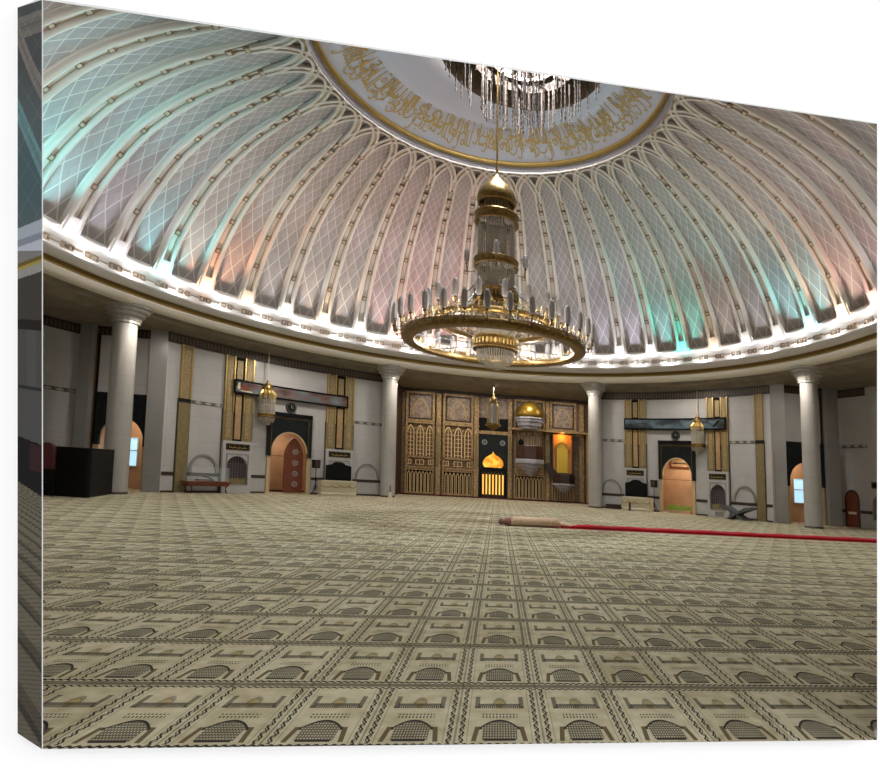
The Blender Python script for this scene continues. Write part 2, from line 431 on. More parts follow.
# printed left wrap: the picture mirrored round the fold
pm = bpy.data.materials.new('printed canvas wrap'); pm.use_nodes = True
pb = pm.node_tree.nodes['Principled BSDF']; pb.inputs['Roughness'].default_value = .8; pb.inputs['Specular IOR Level'].default_value = .1
ca = pm.node_tree.nodes.new('ShaderNodeVertexColor'); ca.layer_name = 'print'; pm.node_tree.links.new(ca.outputs[0], pb.inputs['Base Color'])
M['wrap'] = pm
def wrap_colour(s, y):
    """s 0 at fold .. 1 at wall, y down the picture 0..749"""
    def mixc(a, c, t): t = max(0, min(1, t)); return tuple(a[i]*(1-t) + c[i]*t for i in range(3))
    g = (.075, .085, .088)
    y0 = y - 10*s*(1 if y < 480 else -1)*0
    if y < 248:
        c = mixc((.062, .068, .068), (.085, .105, .108), (y-60)/60); c = mixc(c, (.06, .10, .11), (y-110)/50 if y < 190 else (240-y)/50)
        for yc, w, col in ((20, 11, (.15, .14, .125)), (88, 12, (.17, .155, .14)), (165, 13, (.12, .22, .23))):
            yy = yc - (46*s if yc > 60 else -2*s) - (18*s*s if yc > 60 else 0)
            if yc == 20: yy = yc + 2*s
            yy = yc - 62*s*(-1 if False else 1) if yc == 165 else yy
            d = abs(y - yy)
            if d < w: c = col
            if d < 2: c = tuple(k*.72 for k in col)
            if abs(d-4) < .8: c = tuple(k*.82 for k in col)
        for k in range(-3, 12):
            if abs((y - k*34 - 45*s) ) < 1.1 or abs((y - k*34 - 16 + 45*s)) < 1.1: c = tuple(min(1, q*1.25) for q in c)
        if y > 216 + 9*s: c = (.34, .37, .42)
        if y > 229 + 8*s: c = (.20, .23, .27)
        if y > 236 + 8*s: c = (.42, .44, .5)
        return c
    yy = y - 9*s
    if yy < 252: return (.18, .17, .16)
    if yy < 256: return (.12, .085, .015)
    if yy < 259: return (.32, .24, .05)
    if yy < 268: return (.26, .25, .23)
    if y < 317 + 1*s: return (.045, .038, .031)
    if y < 328: return (.012, .008, .006)
    if y < 385: return (.06, .058, .055) if not (.25 < s < .6) else (.075, .07, .066)
    if y < 389: return (.02, .019, .018)
    if y < 442 - 4*s: return (.066, .064, .06)
    if y < 494 - 9*s: return (.028, .008, .009) if (y > 443 and s < .5 and y < 470) else (.0035, .0035, .004)
    t = (y-494)/255
    # carpet rows running down towards the wall
    k = 1/(max(y + (6+22*t)*s - 447, 8)); v = (k / .00111) % 1
    c = (.135, .118, .083) if v > .35 else (.085, .072, .05)
    if v < .12: c = (.05, .042, .03)
    if (math.sin(y*1.7 + s*9) * math.sin(s*26 + y*.35)) > .45 and t > .2: c = tuple(q*.55 for q in c)
    return tuple(q*(.85 if t > .6 else 1) for q in c)
NS, NT = 32, 640
vs, fs, cs = [], [], []
F0, F1, G0, G1 = Vector(L0), Vector(L1), Vector(BBL), Vector(BTL)
for j in range(NT+1):
    t = j/NT
    for i in range(NS+1):
        s_ = i/NS
        vs.append(tuple(F1.lerp(F0, t).lerp(G1.lerp(G0, t), s_)))
for j in range(NT):
    for i in range(NS):
        tt = (j+.5)/NT; yy_ = 749*tt*.887/(1+tt*(.887-1)); a = j*(NS+1)+i; fs.append((a, a+1, a+NS+2, a+NS+1)); cs.append(wrap_colour((i+.5)/NS, yy_))
me = bpy.data.meshes.new('printed_wrap'); me.from_pydata([(x, y-3.9, z) for x, y, z in vs], [], fs); me.materials.append(pm)
cl = me.color_attributes.new('print', 'FLOAT_COLOR', 'CORNER')
for fi, p in enumerate(me.polygons):
    for j in range(4): cl.data[p.loop_start+j].color = (*[min(1, q*.95) for q in cs[fi]], 1)
o = bpy.data.objects.new('printed_wrap', me); COL.objects.link(o); o.parent = cv; o['label'] = 'dim mirrored strip of the picture wrapped round the left side'

# ---------------------------------------------------------------- dome
PROF = [(16.17, 9.93), (15.75, 10.9), (15.31, 11.82), (14.45, 13.15), (13.62, 14.2), (12.77, 14.99), (11.95, 15.61), (11.21, 16.09), (10.48, 16.45), (9.82, 16.72), (9.15, 16.98), (8.5, 17.22), (7.9, 17.42), (7.2, 17.65)]
TL = [0]
for i in range(1, len(PROF)): TL.append(TL[-1] + math.dist(PROF[i], PROF[i-1]))
def prof(t):
    """smooth point on the dome profile, t = arc length"""
    t = max(0, min(TL[-1]-1e-6, t)); i = max(k for k in range(len(TL)) if TL[k] <= t)
    i = min(i, len(PROF)-2); u = (t-TL[i])/(TL[i+1]-TL[i])
    p = [PROF[max(0, min(len(PROF)-1, i+k))] for k in (-1, 0, 1, 2)]
    f = lambda a, b_, c, d: .5*(2*b_ + (c-a)*u + (2*a-5*b_+4*c-d)*u*u + (3*b_-a-3*c+d)*u**3)
    return f(*[q[0] for q in p]), f(*[q[1] for q in p])
def t_of_r(r):
    lo, hi = 0, TL[-1]
    for _ in range(40):
        m_ = (lo+hi)/2
        if prof(m_)[0] > r: lo = m_
        else: hi = m_
    return lo
def dome_pt(a, t, d=0):
    r, z = prof(t); r2, z2 = prof(min(t+.05, TL[-1])); r1, z1 = prof(max(t-.05, 0))
    tx, tz = r2-r1, z2-z1; l = math.hypot(tx, tz); nx, nz = -tz/l, tx/l     # towards the hall
    x, y = polar(a, r + nx*d); return (x, y, z + nz*d)
NTD = 44
Ts = [TL[-1]*i/NTD for i in range(NTD+1)]
def dens(t): return 2.7 + 2.6*(t/TL[-1])**1.3        # diamonds across a bay grow denser upwards
Wc = [0]
for i in range(1, NTD+1):
    tm = (Ts[i]+Ts[i-1])/2; Wc.append(Wc[-1] + (Ts[i]-Ts[i-1]) * dens(tm) / (2.0 * prof(tm)[0] * rad(BAY)))
b = MB()
for k in range(-24, 24):
    b.grid([[dome_pt(RIB0 + BAY*(k + i/4), t) for t in Ts] for i in range(5)], 'lattice', UV=lambda i, j: ((i/4-.5)*dens(Ts[min(j, NTD)]), Wc[min(j, NTD)]))
# ring zone above the arches, gilt ring moulding, inscription cove
b.lathe((CX, CY, 0), [(7.25, 17.62), (7.22, 17.52), (7.1, 17.6), (7.05, 17.75), (6.98, 17.78)], 'greystone', 96)
ceiling = b.build('ceiling'); struct(ceiling)
b = MB()
b.lathe((CX, CY, 0), [(6.99, 17.74), (6.98, 17.70), (6.92, 17.68)], 'goldleaf', 96)
b.lathe((CX, CY, 0), [(6.92, 17.68), (6.88, 17.74), (6.86, 17.84)], 'golddark', 96)
b.lathe((CX, CY, 0), [(6.86, 17.84), (6.84, 17.88), (6.80, 17.89)], 'goldleaf', 96)
o = b.build('gilt_ring', ceiling); o['label'] = 'gold ring moulding round the inscription'
def cove(r): return 17.93 + (6.72-r)*.50 - .02*(6.72-r)**2
b = MB()
pr = []
for r in (6.72, 6.6, 6.2, 5.8, 5.4, 5.12): pr.append((r, cove(r)))
for r in (5.1, 4.75, 4.7, 4.35, 4.3, 3.95, 3.9, 3.4, 2.5): pr.append((r, cove(r) - (.06 if r in (5.1, 4.7, 4.3, 3.9) else 0)))
pr.insert(0, (6.80, 17.89)); b.lathe((CX, CY, 0), pr, 'coveplaster', 96)
b.build('inscription_cove', ceiling)
# skylight drum above the cove
b = MB(); zc = cove(2.5)
b.lathe((CX+.9, CY, 0), [(2.6, zc-.1), (2.5, zc+1.2)], 'plaster', 48)
for k in range(8):
    a = k*22.5; x, y = sin(rad(a))*2.5, cos(rad(a))*2.5
    b.tube([(CX+.9-x, CY-y, zc+1.1), (CX+.9, CY, zc+1.5), (CX+.9+x, CY+y, zc+1.1)], .05, 'golddark')
b.build('skylight_drum', ceiling)

# ribs: raised moulding, recessed channel with gilt lines and rosette tiles
RIB_T = [TL[k] for k in range(2, 10)] + [t_of_r(9.2), t_of_r(8.65)]
def strip(b, ca, half, off_, t0, t1, d_, mt, n=26, base=0.0):
    """rounded strip on the dome at tangential offset off_ (m) from angle ca"""
    P = []
    for i in range(n+1):
        t = t0 + (t1-t0)*i/n; r = prof(t)[0]; row = []
        fd = min(1, (n-i)/5) if t1 > 5 else 1; d = d_*fd + .02*(1-fd)
        for (o_, dd) in ((-half, base), (-half, d*.7), (-half*.5, d), (half*.5, d), (half, d*.7), (half, base)):
            k_ = .60 + .40*(r-8.7)/7.5
            row.append(dome_pt(ca + math.degrees((off_+o_)*k_/r), t, dd))
        P.append(row)
    b.grid(P, mt)
for i in range(-22, 23):
    ca = i*BAY + RIB0; y = CY + 16*cos(rad(ca))
    if y < 6.0: continue
    t1 = t_of_r(8.75)
    b = MB()
    strip(b, ca, .40, 0, 0, t1, .10, 'rib')
    strip(b, ca, .105, -.27, 0, t1, .24, 'rib'); strip(b, ca, .105, .27, 0, t1, .24, 'rib')
    strip(b, ca, .02, -.12, .5, t1, .14, 'ribline', base=.08); strip(b, ca, .02, .12, .5, t1, .14, 'ribline', base=.08)
    for t in RIB_T:
        r = prof(t)[0]
        def q(u, w, d): return dome_pt(ca + math.degrees(u/r), t+w, d)
        for (h_, d, mt) in ((.125, .16, 'tile'), (.07, .175, 'tile_in')):
            b.face([q(-h_, -h_, d), q(h_, -h_, d), q(h_, h_, d), q(-h_, h_, d)], mt)
            for (u0, w0, u1, w1) in ((-h_, -h_, h_, -h_), (h_, -h_, h_, h_), (h_, h_, -h_, h_), (-h_, h_, -h_, -h_)):
                b.face([q(u0, w0, .08), q(u1, w1, .08), q(u1, w1, d), q(u0, w0, d)], mt)
    # flared foot of the rib
    P = []
    for j in range(6):
        t = j*.14; w = .39 + .08*(1-j/5)**2; r = prof(t)[0]
        P.append([dome_pt(ca + math.degrees(k/r), t, d) for k, d in ((-w, 0), (-w, .2), (w, .2), (w, 0))])
    b.grid(P, 'rib', smooth=False)
    b.build('rib', ceiling)
# interlaced arches: each springs from a rib and lands two bays on
for i in range(-22, 22):
    a0 = i*BAY + RIB0
    if CY + 16*cos(rad(a0+BAY)) < 8: continue
    b = MB()
    rs, ra = 9.1, 7.22
    n = 26
    def pt(j):
        th = pi*j/n; return a0 + BAY*(1-cos(th)), rs - (rs-ra)*max(0, sin(th))**.8
    for (wd, d, mt, sh) in ((.16, .14, 'rib', 0), (.05, .22, 'rib', .11), (.05, .22, 'rib', -.11), (.014, .15, 'goldpale', 0)):
        P = []
        for j in range(n+1):
            a, r = pt(j); a_, r_ = pt(min(j+1, n)); a__, r__ = pt(max(j-1, 0))
            dx, dy = rad(a_-a__)*r, -(r_-r__); l = math.hypot(dx, dy) or 1; nx, ny = -dy/l, dx/l
            row = []
            for (o_, dd) in ((sh-wd, .05), (sh-wd, d), (sh+wd, d), (sh+wd, .05)):
                row.append(dome_pt(a + math.degrees(nx*o_/r), t_of_r(r - ny*o_), dd))
            P.append(row)
        b.grid(P, mt, smooth=False)
    b.build('arch', ceiling)

# inscription: flowing gilt script
GL = [  # strokes in a unit cell: x along, y up (0 baseline .. 1 top)
    [[(0, .1), (.05, .95)]],
    [[(.5, .95), (.45, .25), (.3, .02), (.05, .1), (0, .3)]],
    [[(.7, .55), (.45, .7), (.25, .5), (.45, .35), (.75, .35), (.5, .1), (.1, .0), (-.15, .2)]],
    [[(0, .3), (.2, .1), (.5, .1), (.8, .3), (.85, .45)], [(.4, .52), (.44, .56)]],
    [[(.6, .3), (.75, .5), (.6, .62), (.45, .45), (.6, .3), (.55, .05), (.3, -.12), (.05, .0)]],
    [[(0, .2), (.15, .35), (.25, .18), (.38, .35), (.48, .18), (.7, .4), (.85, .2), (.7, -.05), (.45, -.02)]],
    [[(.1, .95), (.12, .2)], [(.4, .95), (.38, .3), (.2, .15)], [(.38, .3), (.6, .15), (.9, .2)]],
    [[(0, .12), (.4, .05), (.9, .12), (1.1, .3)], [(.45, -.12), (.5, -.08)], [(.58, -.12), (.63, -.08)]],
    [[(.2, .7), (.5, .8), (.8, .68)], [(.5, .45), (.3, .3), (.55, .15), (.8, .3), (.6, .45)]],
]
def cm(P, n=6):
    out = []
    for i in range(len(P)-1):
        p = [P[max(0, min(len(P)-1, i+k))] for k in (-1, 0, 1, 2)]
        for j in range(n):
            u = j/n; out.append(tuple(.5*(2*p[1][c] + (p[2][c]-p[0][c])*u + (2*p[0][c]-5*p[1][c]+4*p[2][c]-p[3][c])*u*u + (3*p[1][c]-p[0][c]-3*p[2][c]+p[3][c])*u**3) for c in (0, 1)))
    out.append(P[-1]); return out
b = MB(); rnd = random.Random(3)
def script_pt(a, r): x, y = polar(a, r); return (x, y, cove(r) - .035)
for lev, (rb, hh) in enumerate(((6.5, 1.0), (6.15, 1.1), (5.85, .8))):
    a = -112
    while a < 112:
        g = rnd.choice(GL); w = rnd.uniform(2.6, 4.6)
        jit = rnd.uniform(-.1, .12)
        for st in g:
            path = [(a + u*w, rb - jit - (v_)*hh) for u, v_ in cm(st)]
            for k in range(len(path)-1):
                (a0, r0), (a1, r1) = path[k], path[k+1]
                dx, dy = rad(a1-a0)*r0, r1-r0; l = math.hypot(dx, dy) or 1; wd = .022 + .014*abs(dx)/l
                nx, ny = -dy/l*wd, dx/l*wd
                q = [(a0 + math.degrees(nx/r0), r0+ny), (a1 + math.degrees(nx/r0), r1+ny), (a1 - math.degrees(nx/r0), r1-ny), (a0 - math.degrees(nx/r0), r0-ny)]
                b.face([script_pt(*z_) for z_ in q], 'goldpale')
        a += w*.82
o = b.build('inscription', ceiling); o['label'] = 'pale gold calligraphy running round the ring'

# lit band and ledge below the dome, cornice, soffit
b = MB()
b.lathe((CX, CY, 0), [(16.17, 10.12), (15.98, 10.06), (15.95, 9.97), (15.97, 9.92), (16.12, 9.86), (16.3, 9.80), (16.32, 9.66), (16.36, 9.60), (16.4, 9.35), (16.44, 9.29), (16.5, 9.05), (16.62, 8.86), (15.99, 8.84), (15.98, 9.06), (15.94, 9.10), (15.87, 9.08), (15.85, 9.0), (15.95, 8.94), (16.0, 8.80), (16.12, 8.76)], 'plaster', 192)
o = b.build('trim_1'); struct(o)
for i in range(96):   # (relief blocks follow in trim_2)
    a = i*3.75 + 1.2
    if CY + 16*cos(rad(a)) < 8: continue
m_ = Map(16.36)
b = MB()
for i in range(-30, 31):
    a = i*3.75
    for k in range(2):
        for (du, dz0, dz1) in ((.20, 9.36, 9.60),):
            uc = a + (.55 if k else -.55)
            b.frame(m_, uc-.42, uc+.42, 9.36, 9.6, .035, -.02, .05, 'ribline')
    b.rect(m_, a+1.2, a+2.5, 9.47, 9.49, -.02, .035, 'ribline')
o = b.build('trim_2'); struct(o)
b = MB()
b.lathe((CX, CY, 0), [(16.12, 8.76), (16.17, 8.74), (16.2, 8.60)], 'golddark', 192)
b.lathe((CX, CY, 0), [(16.2, 8.60), (16.13, 8.58), (16.13, 8.54), (16.18, 8.52)], 'goldleaf', 192)
b.lathe((CX, CY, 0), [(16.18, 8.52), (16.1, 8.50), (16.08, 8.40), (16.12, 8.33), (16.14, 8.24), (16.28, 8.18), (16.5, 8.16)], 'white', 192)
struct(b.build('trim_3'))
b = MB(); P = []; NA = 144
for i in range(NA+1):
    a = 360*i/NA; row = []
    for (R, z) in ((16.5, 8.16), (16.9, 8.10), (17.0, 8.02), (17.75, 7.80), (18.2, 7.78), (25.0, 7.78)):
        x, y = polar(a, R)
        if y < wall_y(x) + .02:
            den = cos(rad(a)); R2 = (wall_y(x)+.02-CY)/den; x, y = polar(a, R2)
        row.append((x, y, z))
    P.append(row)
b.grid(P, 'soffit', smooth=False)
struct(b.build('ceiling'))

# ---------------------------------------------------------------- curved marble walls with their doorways
W = Map(RWALL)
def block_wall(name, a0, a1, dc, hw):
    """marble wall from a0 to a1 with an arched doorway centred on dc"""
    b = MB(); zs, zt = 2.35, 3.52
    b.rect(W, a0, dc-hw, 0, 7.9, 0, 0, 'marble'); b.rect(W, dc+hw, a1, 0, 7.9, 0, 0, 'marble')
    b.rect(W, dc-hw, dc+hw, zt, 7.9, 0, 0, 'marble')
    ar = archpts(dc, hw, 0, zs, zt)[1:-1]
    h_ = len(ar)//2
    for i in range(len(ar)-1):
        (u0, z0), (u1, z1) = ar[i], ar[i+1]
        b.face([W(u0, z0, 0), W(u1, z1, 0), W(u1, zt, 0), W(u0, zt, 0)], 'marble', [(u0*W.k, z0), (u1*W.k, z1), (u1*W.k, zt), (u0*W.k, zt)])
    return struct(b.build(name))
block_wall('wall_left', -62.3, -23.6, -41.55, 3.25)
block_wall('wall_right', 23.0, 60.2, 40.05, 3.25)

def wall_trim(name, a0, a1, gaps, dbands):
    b = MB(); b.rect(W, a0, a1, 7.33, 7.78, 0, .06, 'frieze'); b.rect(W, a0, a1, 7.28, 7.33, 0, .09, 'darkwood'); o = struct(b.build(name))
    for k, (g0, g1) in enumerate(gaps):
        b = MB(); b.rect(W, g0, g1, 4.45, 4.61, 0, .03, 'band'); struct(b.build('trim_5'))
    for (g0, g1) in dbands:
        b = MB(); b.rect(W, g0, g1, .82, .99, 0, .025, 'dark'); b.rect(W, g0, g1, 0, .09, 0, .03, 'darkwood'); struct(b.build('baseboard_' + ('left' if a0 < 0 else 'right')))
wall_trim('trim_4', -62.3, -23.6, [(-58.6, -53.3), (-29.6, -23.8)], [(-62.2, -60.3), (-58.5, -53.0), (-48.2, -45.5), (-37.3, -34.7), (-30.3, -23.8)])
wall_trim('trim_4', 23.0, 60.2, [(23.1, 28.2), (51.5, 57.1)], [(23.1, 28.8), (33.3, 36.1), (44.0, 46.8), (51.2, 57.0), (58.8, 60.1)])

def pilaster(a0, a1, label):
    o = thing('pilaster', (*polar((a0+a1)/2, RWALL-.05), 0), label, 'pilaster', 'slim gilt pilasters on the marble walls')
    w = a1-a0
    b = MB(); b.rect(W, a0, a1, 4.62, 7.3, 0, .10, 'gilt_carved'); b.rect(W, a0, a0+w*.12, 4.62, 7.3, .1, .14, 'goldleaf'); b.rect(W, a1-w*.12, a1, 4.62, 7.3, .1, .14, 'goldleaf'); p_ = b.build('carved_panel', o)
    p_['label'] = 'brighter carved gilt upper half'
    b = MB(); b.rect(W, a0, a1, 4.44, 4.62, 0, .12, 'blackm'); b.build('band', o)
    b = MB(); b.rect(W, a0, a1, .02, 4.44, 0, .08, 'olive'); b.rect(W, a0-.12, a0, .02, 4.6, 0, .05, 'darkwood'); b.rect(W, a1, a1+.12, .02, 4.6, 0, .05, 'darkwood'); b.build('shaft', o)
pilaster(-60.25, -58.5, 'slim gilt pilaster at the outer left end of the left marble wall')
pilaster(57.05, 58.75, 'slim gilt pilaster at the outer right end of the right marble wall')

def niche_group(a0, a1, where, inner, desk):
    """triple gilt pilaster over a white block with a plaque and arched grille"""
    w = a1-a0; c = (a0+a1)/2
    o = thing('pilaster_group', (*polar(c, RWALL-.05), 2.7), 'tall triple gilt pilaster ' + where, 'pilaster', 'triple gilt pilasters above white blocks')
    for k, s0 in enumerate((0, .66)):
        b = MB(); u0, u1 = a0 + w*s0, a0 + w*(s0+.34)
        b.rect(W, u0, u1, 2.72, 7.3, 0, .09, 'olive')
        for e0, e1 in ((u0, u0+w*.05), (u1-w*.05, u1)): b.rect(W, e0, e1, 4.3, 7.3, .09, .13, 'goldleaf')
        b.rect(W, u0+w*.08, u1-w*.08, 2.9, 7.2, .09, .11, 'gilt_carved')
        b.build('side_strip', o)
    b = MB(); b.rect(W, a0+w*.34, a0+w*.66, 2.72, 7.3, 0, .05, 'black'); b.rect(W, a0+w*.40, a0+w*.60, 2.85, 5.25, .05, .09, 'tan'); b.rect(W, a0+w*.40, a0+w*.60, 6.1, 7.1, .05, .09, 'gilt_carved')
    p_ = b.build('centre_strip', o); p_['label'] = 'tan strip edged in black'
    o = thing('wall_block', (*polar(c, RWALL-.1), 0), 'white marble block with an arched recess ' + where, 'wall block', 'white blocks under the triple pilasters')
    b = MB(); zt = 1.95; hw = w*.36
    for (u0, u1) in ((a0, c-hw), (c+hw, a1)): b.rect(W, u0, u1, 0, 2.74, 0, .22, 'marble')
    b.rect(W, c-hw, c+hw, zt, 2.74, 0, .22, 'marble'); b.rect(W, c-hw, c+hw, 0, .42, 0, .22, 'marble')
    ar = archpts(c, hw, 0, 1.35, zt)[1:-1]
    for i in range(len(ar)-1):
        (u0, z0), (u1, z1) = ar[i], ar[i+1]
        b.face([W(u0, z0, .22), W(u1, z1, .22), W(u1, zt, .22), W(u0, zt, .22)], 'marble')
        b.face([W(u0, z0, 0), W(u1, z1, 0), W(u1, z1, .22), W(u0, z0, .22)], 'marble')
    for u in (c-hw, c+hw): b.face([W(u, .42, .01), W(u, .42, .22), W(u, 1.35, .22), W(u, 1.35, .01)], 'marble')
    b.build('block', o)
    b = MB(); b.poly(W, archpts(c, hw*.98, .42, 1.35, zt-.02), .01, .02, 'dark')
    n = 8
    for k in range(1, n):
        u = c-hw + 2*hw*k/n; zz = 1.35 + (zt-1.35)*sqrt(max(0, 1-((u-c)/hw)**2)); b.rect(W, u-.035, u+.035, .75, zz, .05, .08, 'grille')
    for k in range(9): b.rect(W, c-hw*.97, c+hw*.97, .8+.12*k, .825+.12*k, .05, .08, 'grille') if .8+.12*k < 1.6 else None
    b.rect(W, c-hw, c+hw, .42, .76, .03, .12, 'olive')
    p_ = b.build('grille', o)
    b = MB(); b.frame(W, c-hw-.12, c+hw+.12, .42, zt+.12, .04, .22, .25, 'marble_grey'); b.rect(W, a0-.12, a0, 0, 4.4, 0, .06, 'darkwood'); b.rect(W, a1, a1+.12, 0, 4.4, 0, .06, 'darkwood'); b.build('edging', o)
    o = thing('plaque', (*polar(c, RWALL-.24), 2.42), 'black gold-lettered plaque on the white block ' + where, 'plaque', 'black plaques on the white blocks')
    b = MB(); b.rect(W, a0+w*.10, a1-w*.10, 2.26, 2.6, .22, .25, 'black'); b.frame(W, a0+w*.13, a1-w*.13, 2.29, 2.57, .02, .25, .258, 'golddark'); bd = b.build('board', o)
    b = MB(); b.rect(W, a0+w*.19, a1-w*.19, 2.375, 2.395, .25, .256, 'goldpale')
    for k in range(11):
        u = a0+w*(.2+.055*k); z0 = 2.38 + .03*sin(k*2.1)
        b.rect(W, u, u+w*.035, z0, z0+.03, .25, .257, 'goldpale')
        if k % 3 == 0: b.rect(W, u, u+w*.01, z0, z0+.13, .25, .257, 'goldpale')
    b.build('lettering', bd)
niche_group(-53.1, -48.2, 'left of the red door', 1, False)
niche_group(-34.9, -29.7, 'behind the podium right of the red door', 1, True)
niche_group(28.55, 33.3, 'behind the cream podium right of the gilded screen', 1, True)
niche_group(46.75, 51.3, 'right of the doorway with green plants', 1, False)

def blind_arch(a0, a1, zt, where):
    c, hw = (a0+a1)/2, (a1-a0)/2
    o = thing('blind_arch', (*polar(c, RWALL-.03), 1), 'shallow round-headed marble arch moulding ' + where, 'arch moulding', 'round arch mouldings on the marble walls')
    b = MB(); A = archpts(c, hw, .99, 1.0, zt, 12)[1:-1]; B = archpts(c, hw-.35, .99, 1.0, zt-.1, 12)[1:-1]
    b.ribbon(W, A, B, 0, .09, 'marble_grey')
    b.poly(W, archpts(c, hw-.35, 1.0, 1.0, zt-.1, 12), 0, .012, 'marble'); b.build('moulding', o)
    b = MB(); b.rect(W, a0, a1, .12, .8, 0, .03, 'marble'); b.build('base_panel', o)
blind_arch(-58.2, -53.5, 1.95, 'above the brown display table')
blind_arch(-29.0, -24.4, 2.02, 'between the podium and the column left of the gilded screen')
blind_arch(23.2, 27.8, 1.96, 'just right of the column beside the gilded screen')
blind_arch(52.0, 56.8, 1.97, 'behind the large book stand')

def doorway(c, hwd, side, label):
    """black marble surround with arch and beige jambs"""
    o = thing('door_surround', (*polar(c, RWALL-.1), 0), label, 'door surround', 'black marble door surrounds')
    b = MB(); hw = 3.25; ow = hw+.75; zs, zt, top = 2.35, 3.52, 4.6
    for sgn in (-1, 1):
        u0, u1 = sorted((c+sgn*hw, c+sgn*ow)); b.rect(W, u0, u1, 2.1, top, 0, .16, 'blackm')
    b.rect(W, c-hw, c+hw, zt, top-.25, 0, .12, 'blackm'); b.rect(W, c-ow, c+ow, top-.22, top, .1, .2, 'black')
    ar = archpts(c, hw, 0, zs, zt, 14)[1:-1]
    for i in range(len(ar)-1):
        (u0, z0), (u1, z1) = ar[i], ar[i+1]
        b.face([W(u0, z0, .12), W(u1, z1, .12), W(u1, zt, .12), W(u0, zt, .12)], 'blackm'); b.face([W(u0, z0, 0), W(u1, z1, 0), W(u1, z1, .12), W(u0, z0, .12)], 'blackm')
    b.build('arch_panel', o)
    b = MB(); b.frame(W, c-hw-.15, c+hw+.15, 2.1, top-.3, .03, .16, .18, 'golddark'); b.build('inlay_line', o)
    b = MB()
    for sgn in (-1, 1):
        u0, u1 = sorted((c+sgn*hw, c+sgn*(ow-.1))); b.rect(W, u0, u1, 0, 2.1, 0, .12, 'beige')
    p_ = b.build('jamb', o); p_['label'] = 'beige lower jambs'
    b = MB(); b.ribbon(W, archpts(c, hw, 0, zs, zt, 14)[1:-1], archpts(c, hw-.22, 0, zs, zt-.07, 14)[1:-1], .0, .14, 'beige'); b.build('arch_edge', o)
    # the room behind
    b = MB(); D = -2.2
    b.rect(W, c-5.5, c+5.5, 0, 3.9, D, D, 'peach')
    for u in (c-5.5, c+5.5): b.face([W(u, 0, 0), W(u, 0, D), W(u, 3.9, D), W(u, 3.9, 0)], 'peach')
    b.face([W(c-5.5, 3.9, 0), W(c+5.5, 3.9, 0), W(c+5.5, 3.9, D), W(c-5.5, 3.9, D)], 'peach')
    b.rect(W, c-5.5, c+5.5, 0, .1, D, D+.03, 'darkwood' if side < 0 else 'peach')
    struct(b.build('wall_alcove'))
    L = bpy.data.lights.new('alcove_fill', 'AREA'); L.shape = 'DISK'; L.size = .8; L.energy = 62 if side > 0 else 30; L.color = (1, .84, .66)  # added fill light to brighten the peach room, no fitting modelled
    lo = bpy.data.objects.new('alcove_fill', L); COL.objects.link(lo); x, y = polar(c, RWALL+1.0); lo.location = (x, y, 3.8+lift(x))
doorway(-41.55, 3.2, -1, 'black marble arched surround framing the doorway with the red wooden door')
doorway(40.05, 3.2, 1, 'black marble arched surround framing the doorway with green plants')

# red door leaf standing open in the left doorway
o = thing('wooden_door', (*polar(-40.2, RWALL+.15), 0), 'red-brown pointed door leaf with four round white medallions in the left doorway', 'door')
Wd = Map(RWALL+.25)
b = MB(); b.poly(Wd, archpts(-40.3, 1.65, .05, 2.3, 3.2, 8, True), 0, .08, 'wood'); leaf = b.build('leaf', o)
for z in (2.41, 1.77, 1.15, .54):
    b = MB()
    n = 20; cen = [( -40.05 + .52*cos(2*pi*k/n), z + .16*sin(2*pi*k/n)) for k in range(n)]
    b.poly(Wd, cen, .08, .10, 'rosette'); cen = [( -40.05 + .33*cos(2*pi*k/n), z + .10*sin(2*pi*k/n)) for k in range(n)]; b.poly(Wd, cen, .10, .115, 'wood')
    cen = [( -40.05 + .16*cos(2*pi*k/n), z + .05*sin(2*pi*k/n)) for k in range(n)]; b.poly(Wd, cen, .115, .13, 'rosette')
    q = b.build('medallion', leaf); q['label'] = 'round white rosette medallion'
# picture and plants in the right doorway
o = thing('framed_picture', (*polar(40.8, RWALL+2.15), 3), 'brown wood-framed panel high on the peach wall of the right doorway', 'picture')
Wp = Map(RWALL+2.15); PA0, PA1, PZ0, PZ1 = 36.1, 39.9, 2.93, 3.62
b = MB(); b.frame(Wp, PA0, PA1, PZ0, PZ1, .09, 0, .06, 'wood'); b.build('frame', o)
b = MB(); b.rect(Wp, PA0+.2, PA1-.2, PZ0+.06, PZ1-.06, 0, .03, 'tan'); b.rect(Wp, PA0+.5, PA1-.5, PZ0+.28, PZ0+.36, .03, .04, 'darkwood'); b.build('panel', o)
o = thing('planter', (*polar(40.0, RWALL+.25), 0), 'low planter of bright green plants across the foot of the right doorway', 'plant')
Wq = Map(RWALL+.4)
b = MB(); b.rect(Wq, 37.5, 42.5, 0, .16, 0, .3, 'peach'); b.build('trough', o)
b = MB(); r_ = random.Random(5)
for k in range(420):
    u = r_.uniform(37.4, 42.6); z = r_.uniform(.15, .5); d = r_.uniform(-.02, .3); p0 = Vector(Wq(u, z, d)); an = r_.uniform(0, 6.28); l = .09
    dx = Vector((cos(an), sin(an)*.4, r_.uniform(-.4, .7)))*l; dz = Vector((r_.uniform(-.3, .3), -.2, .5))*l
    b.face([p0, p0+dx*.5+dz*.4, p0+dx+dz, p0+dx*.5-dz*.3], 'green')
q = b.build('foliage', o); q['kind'] = 'stuff'

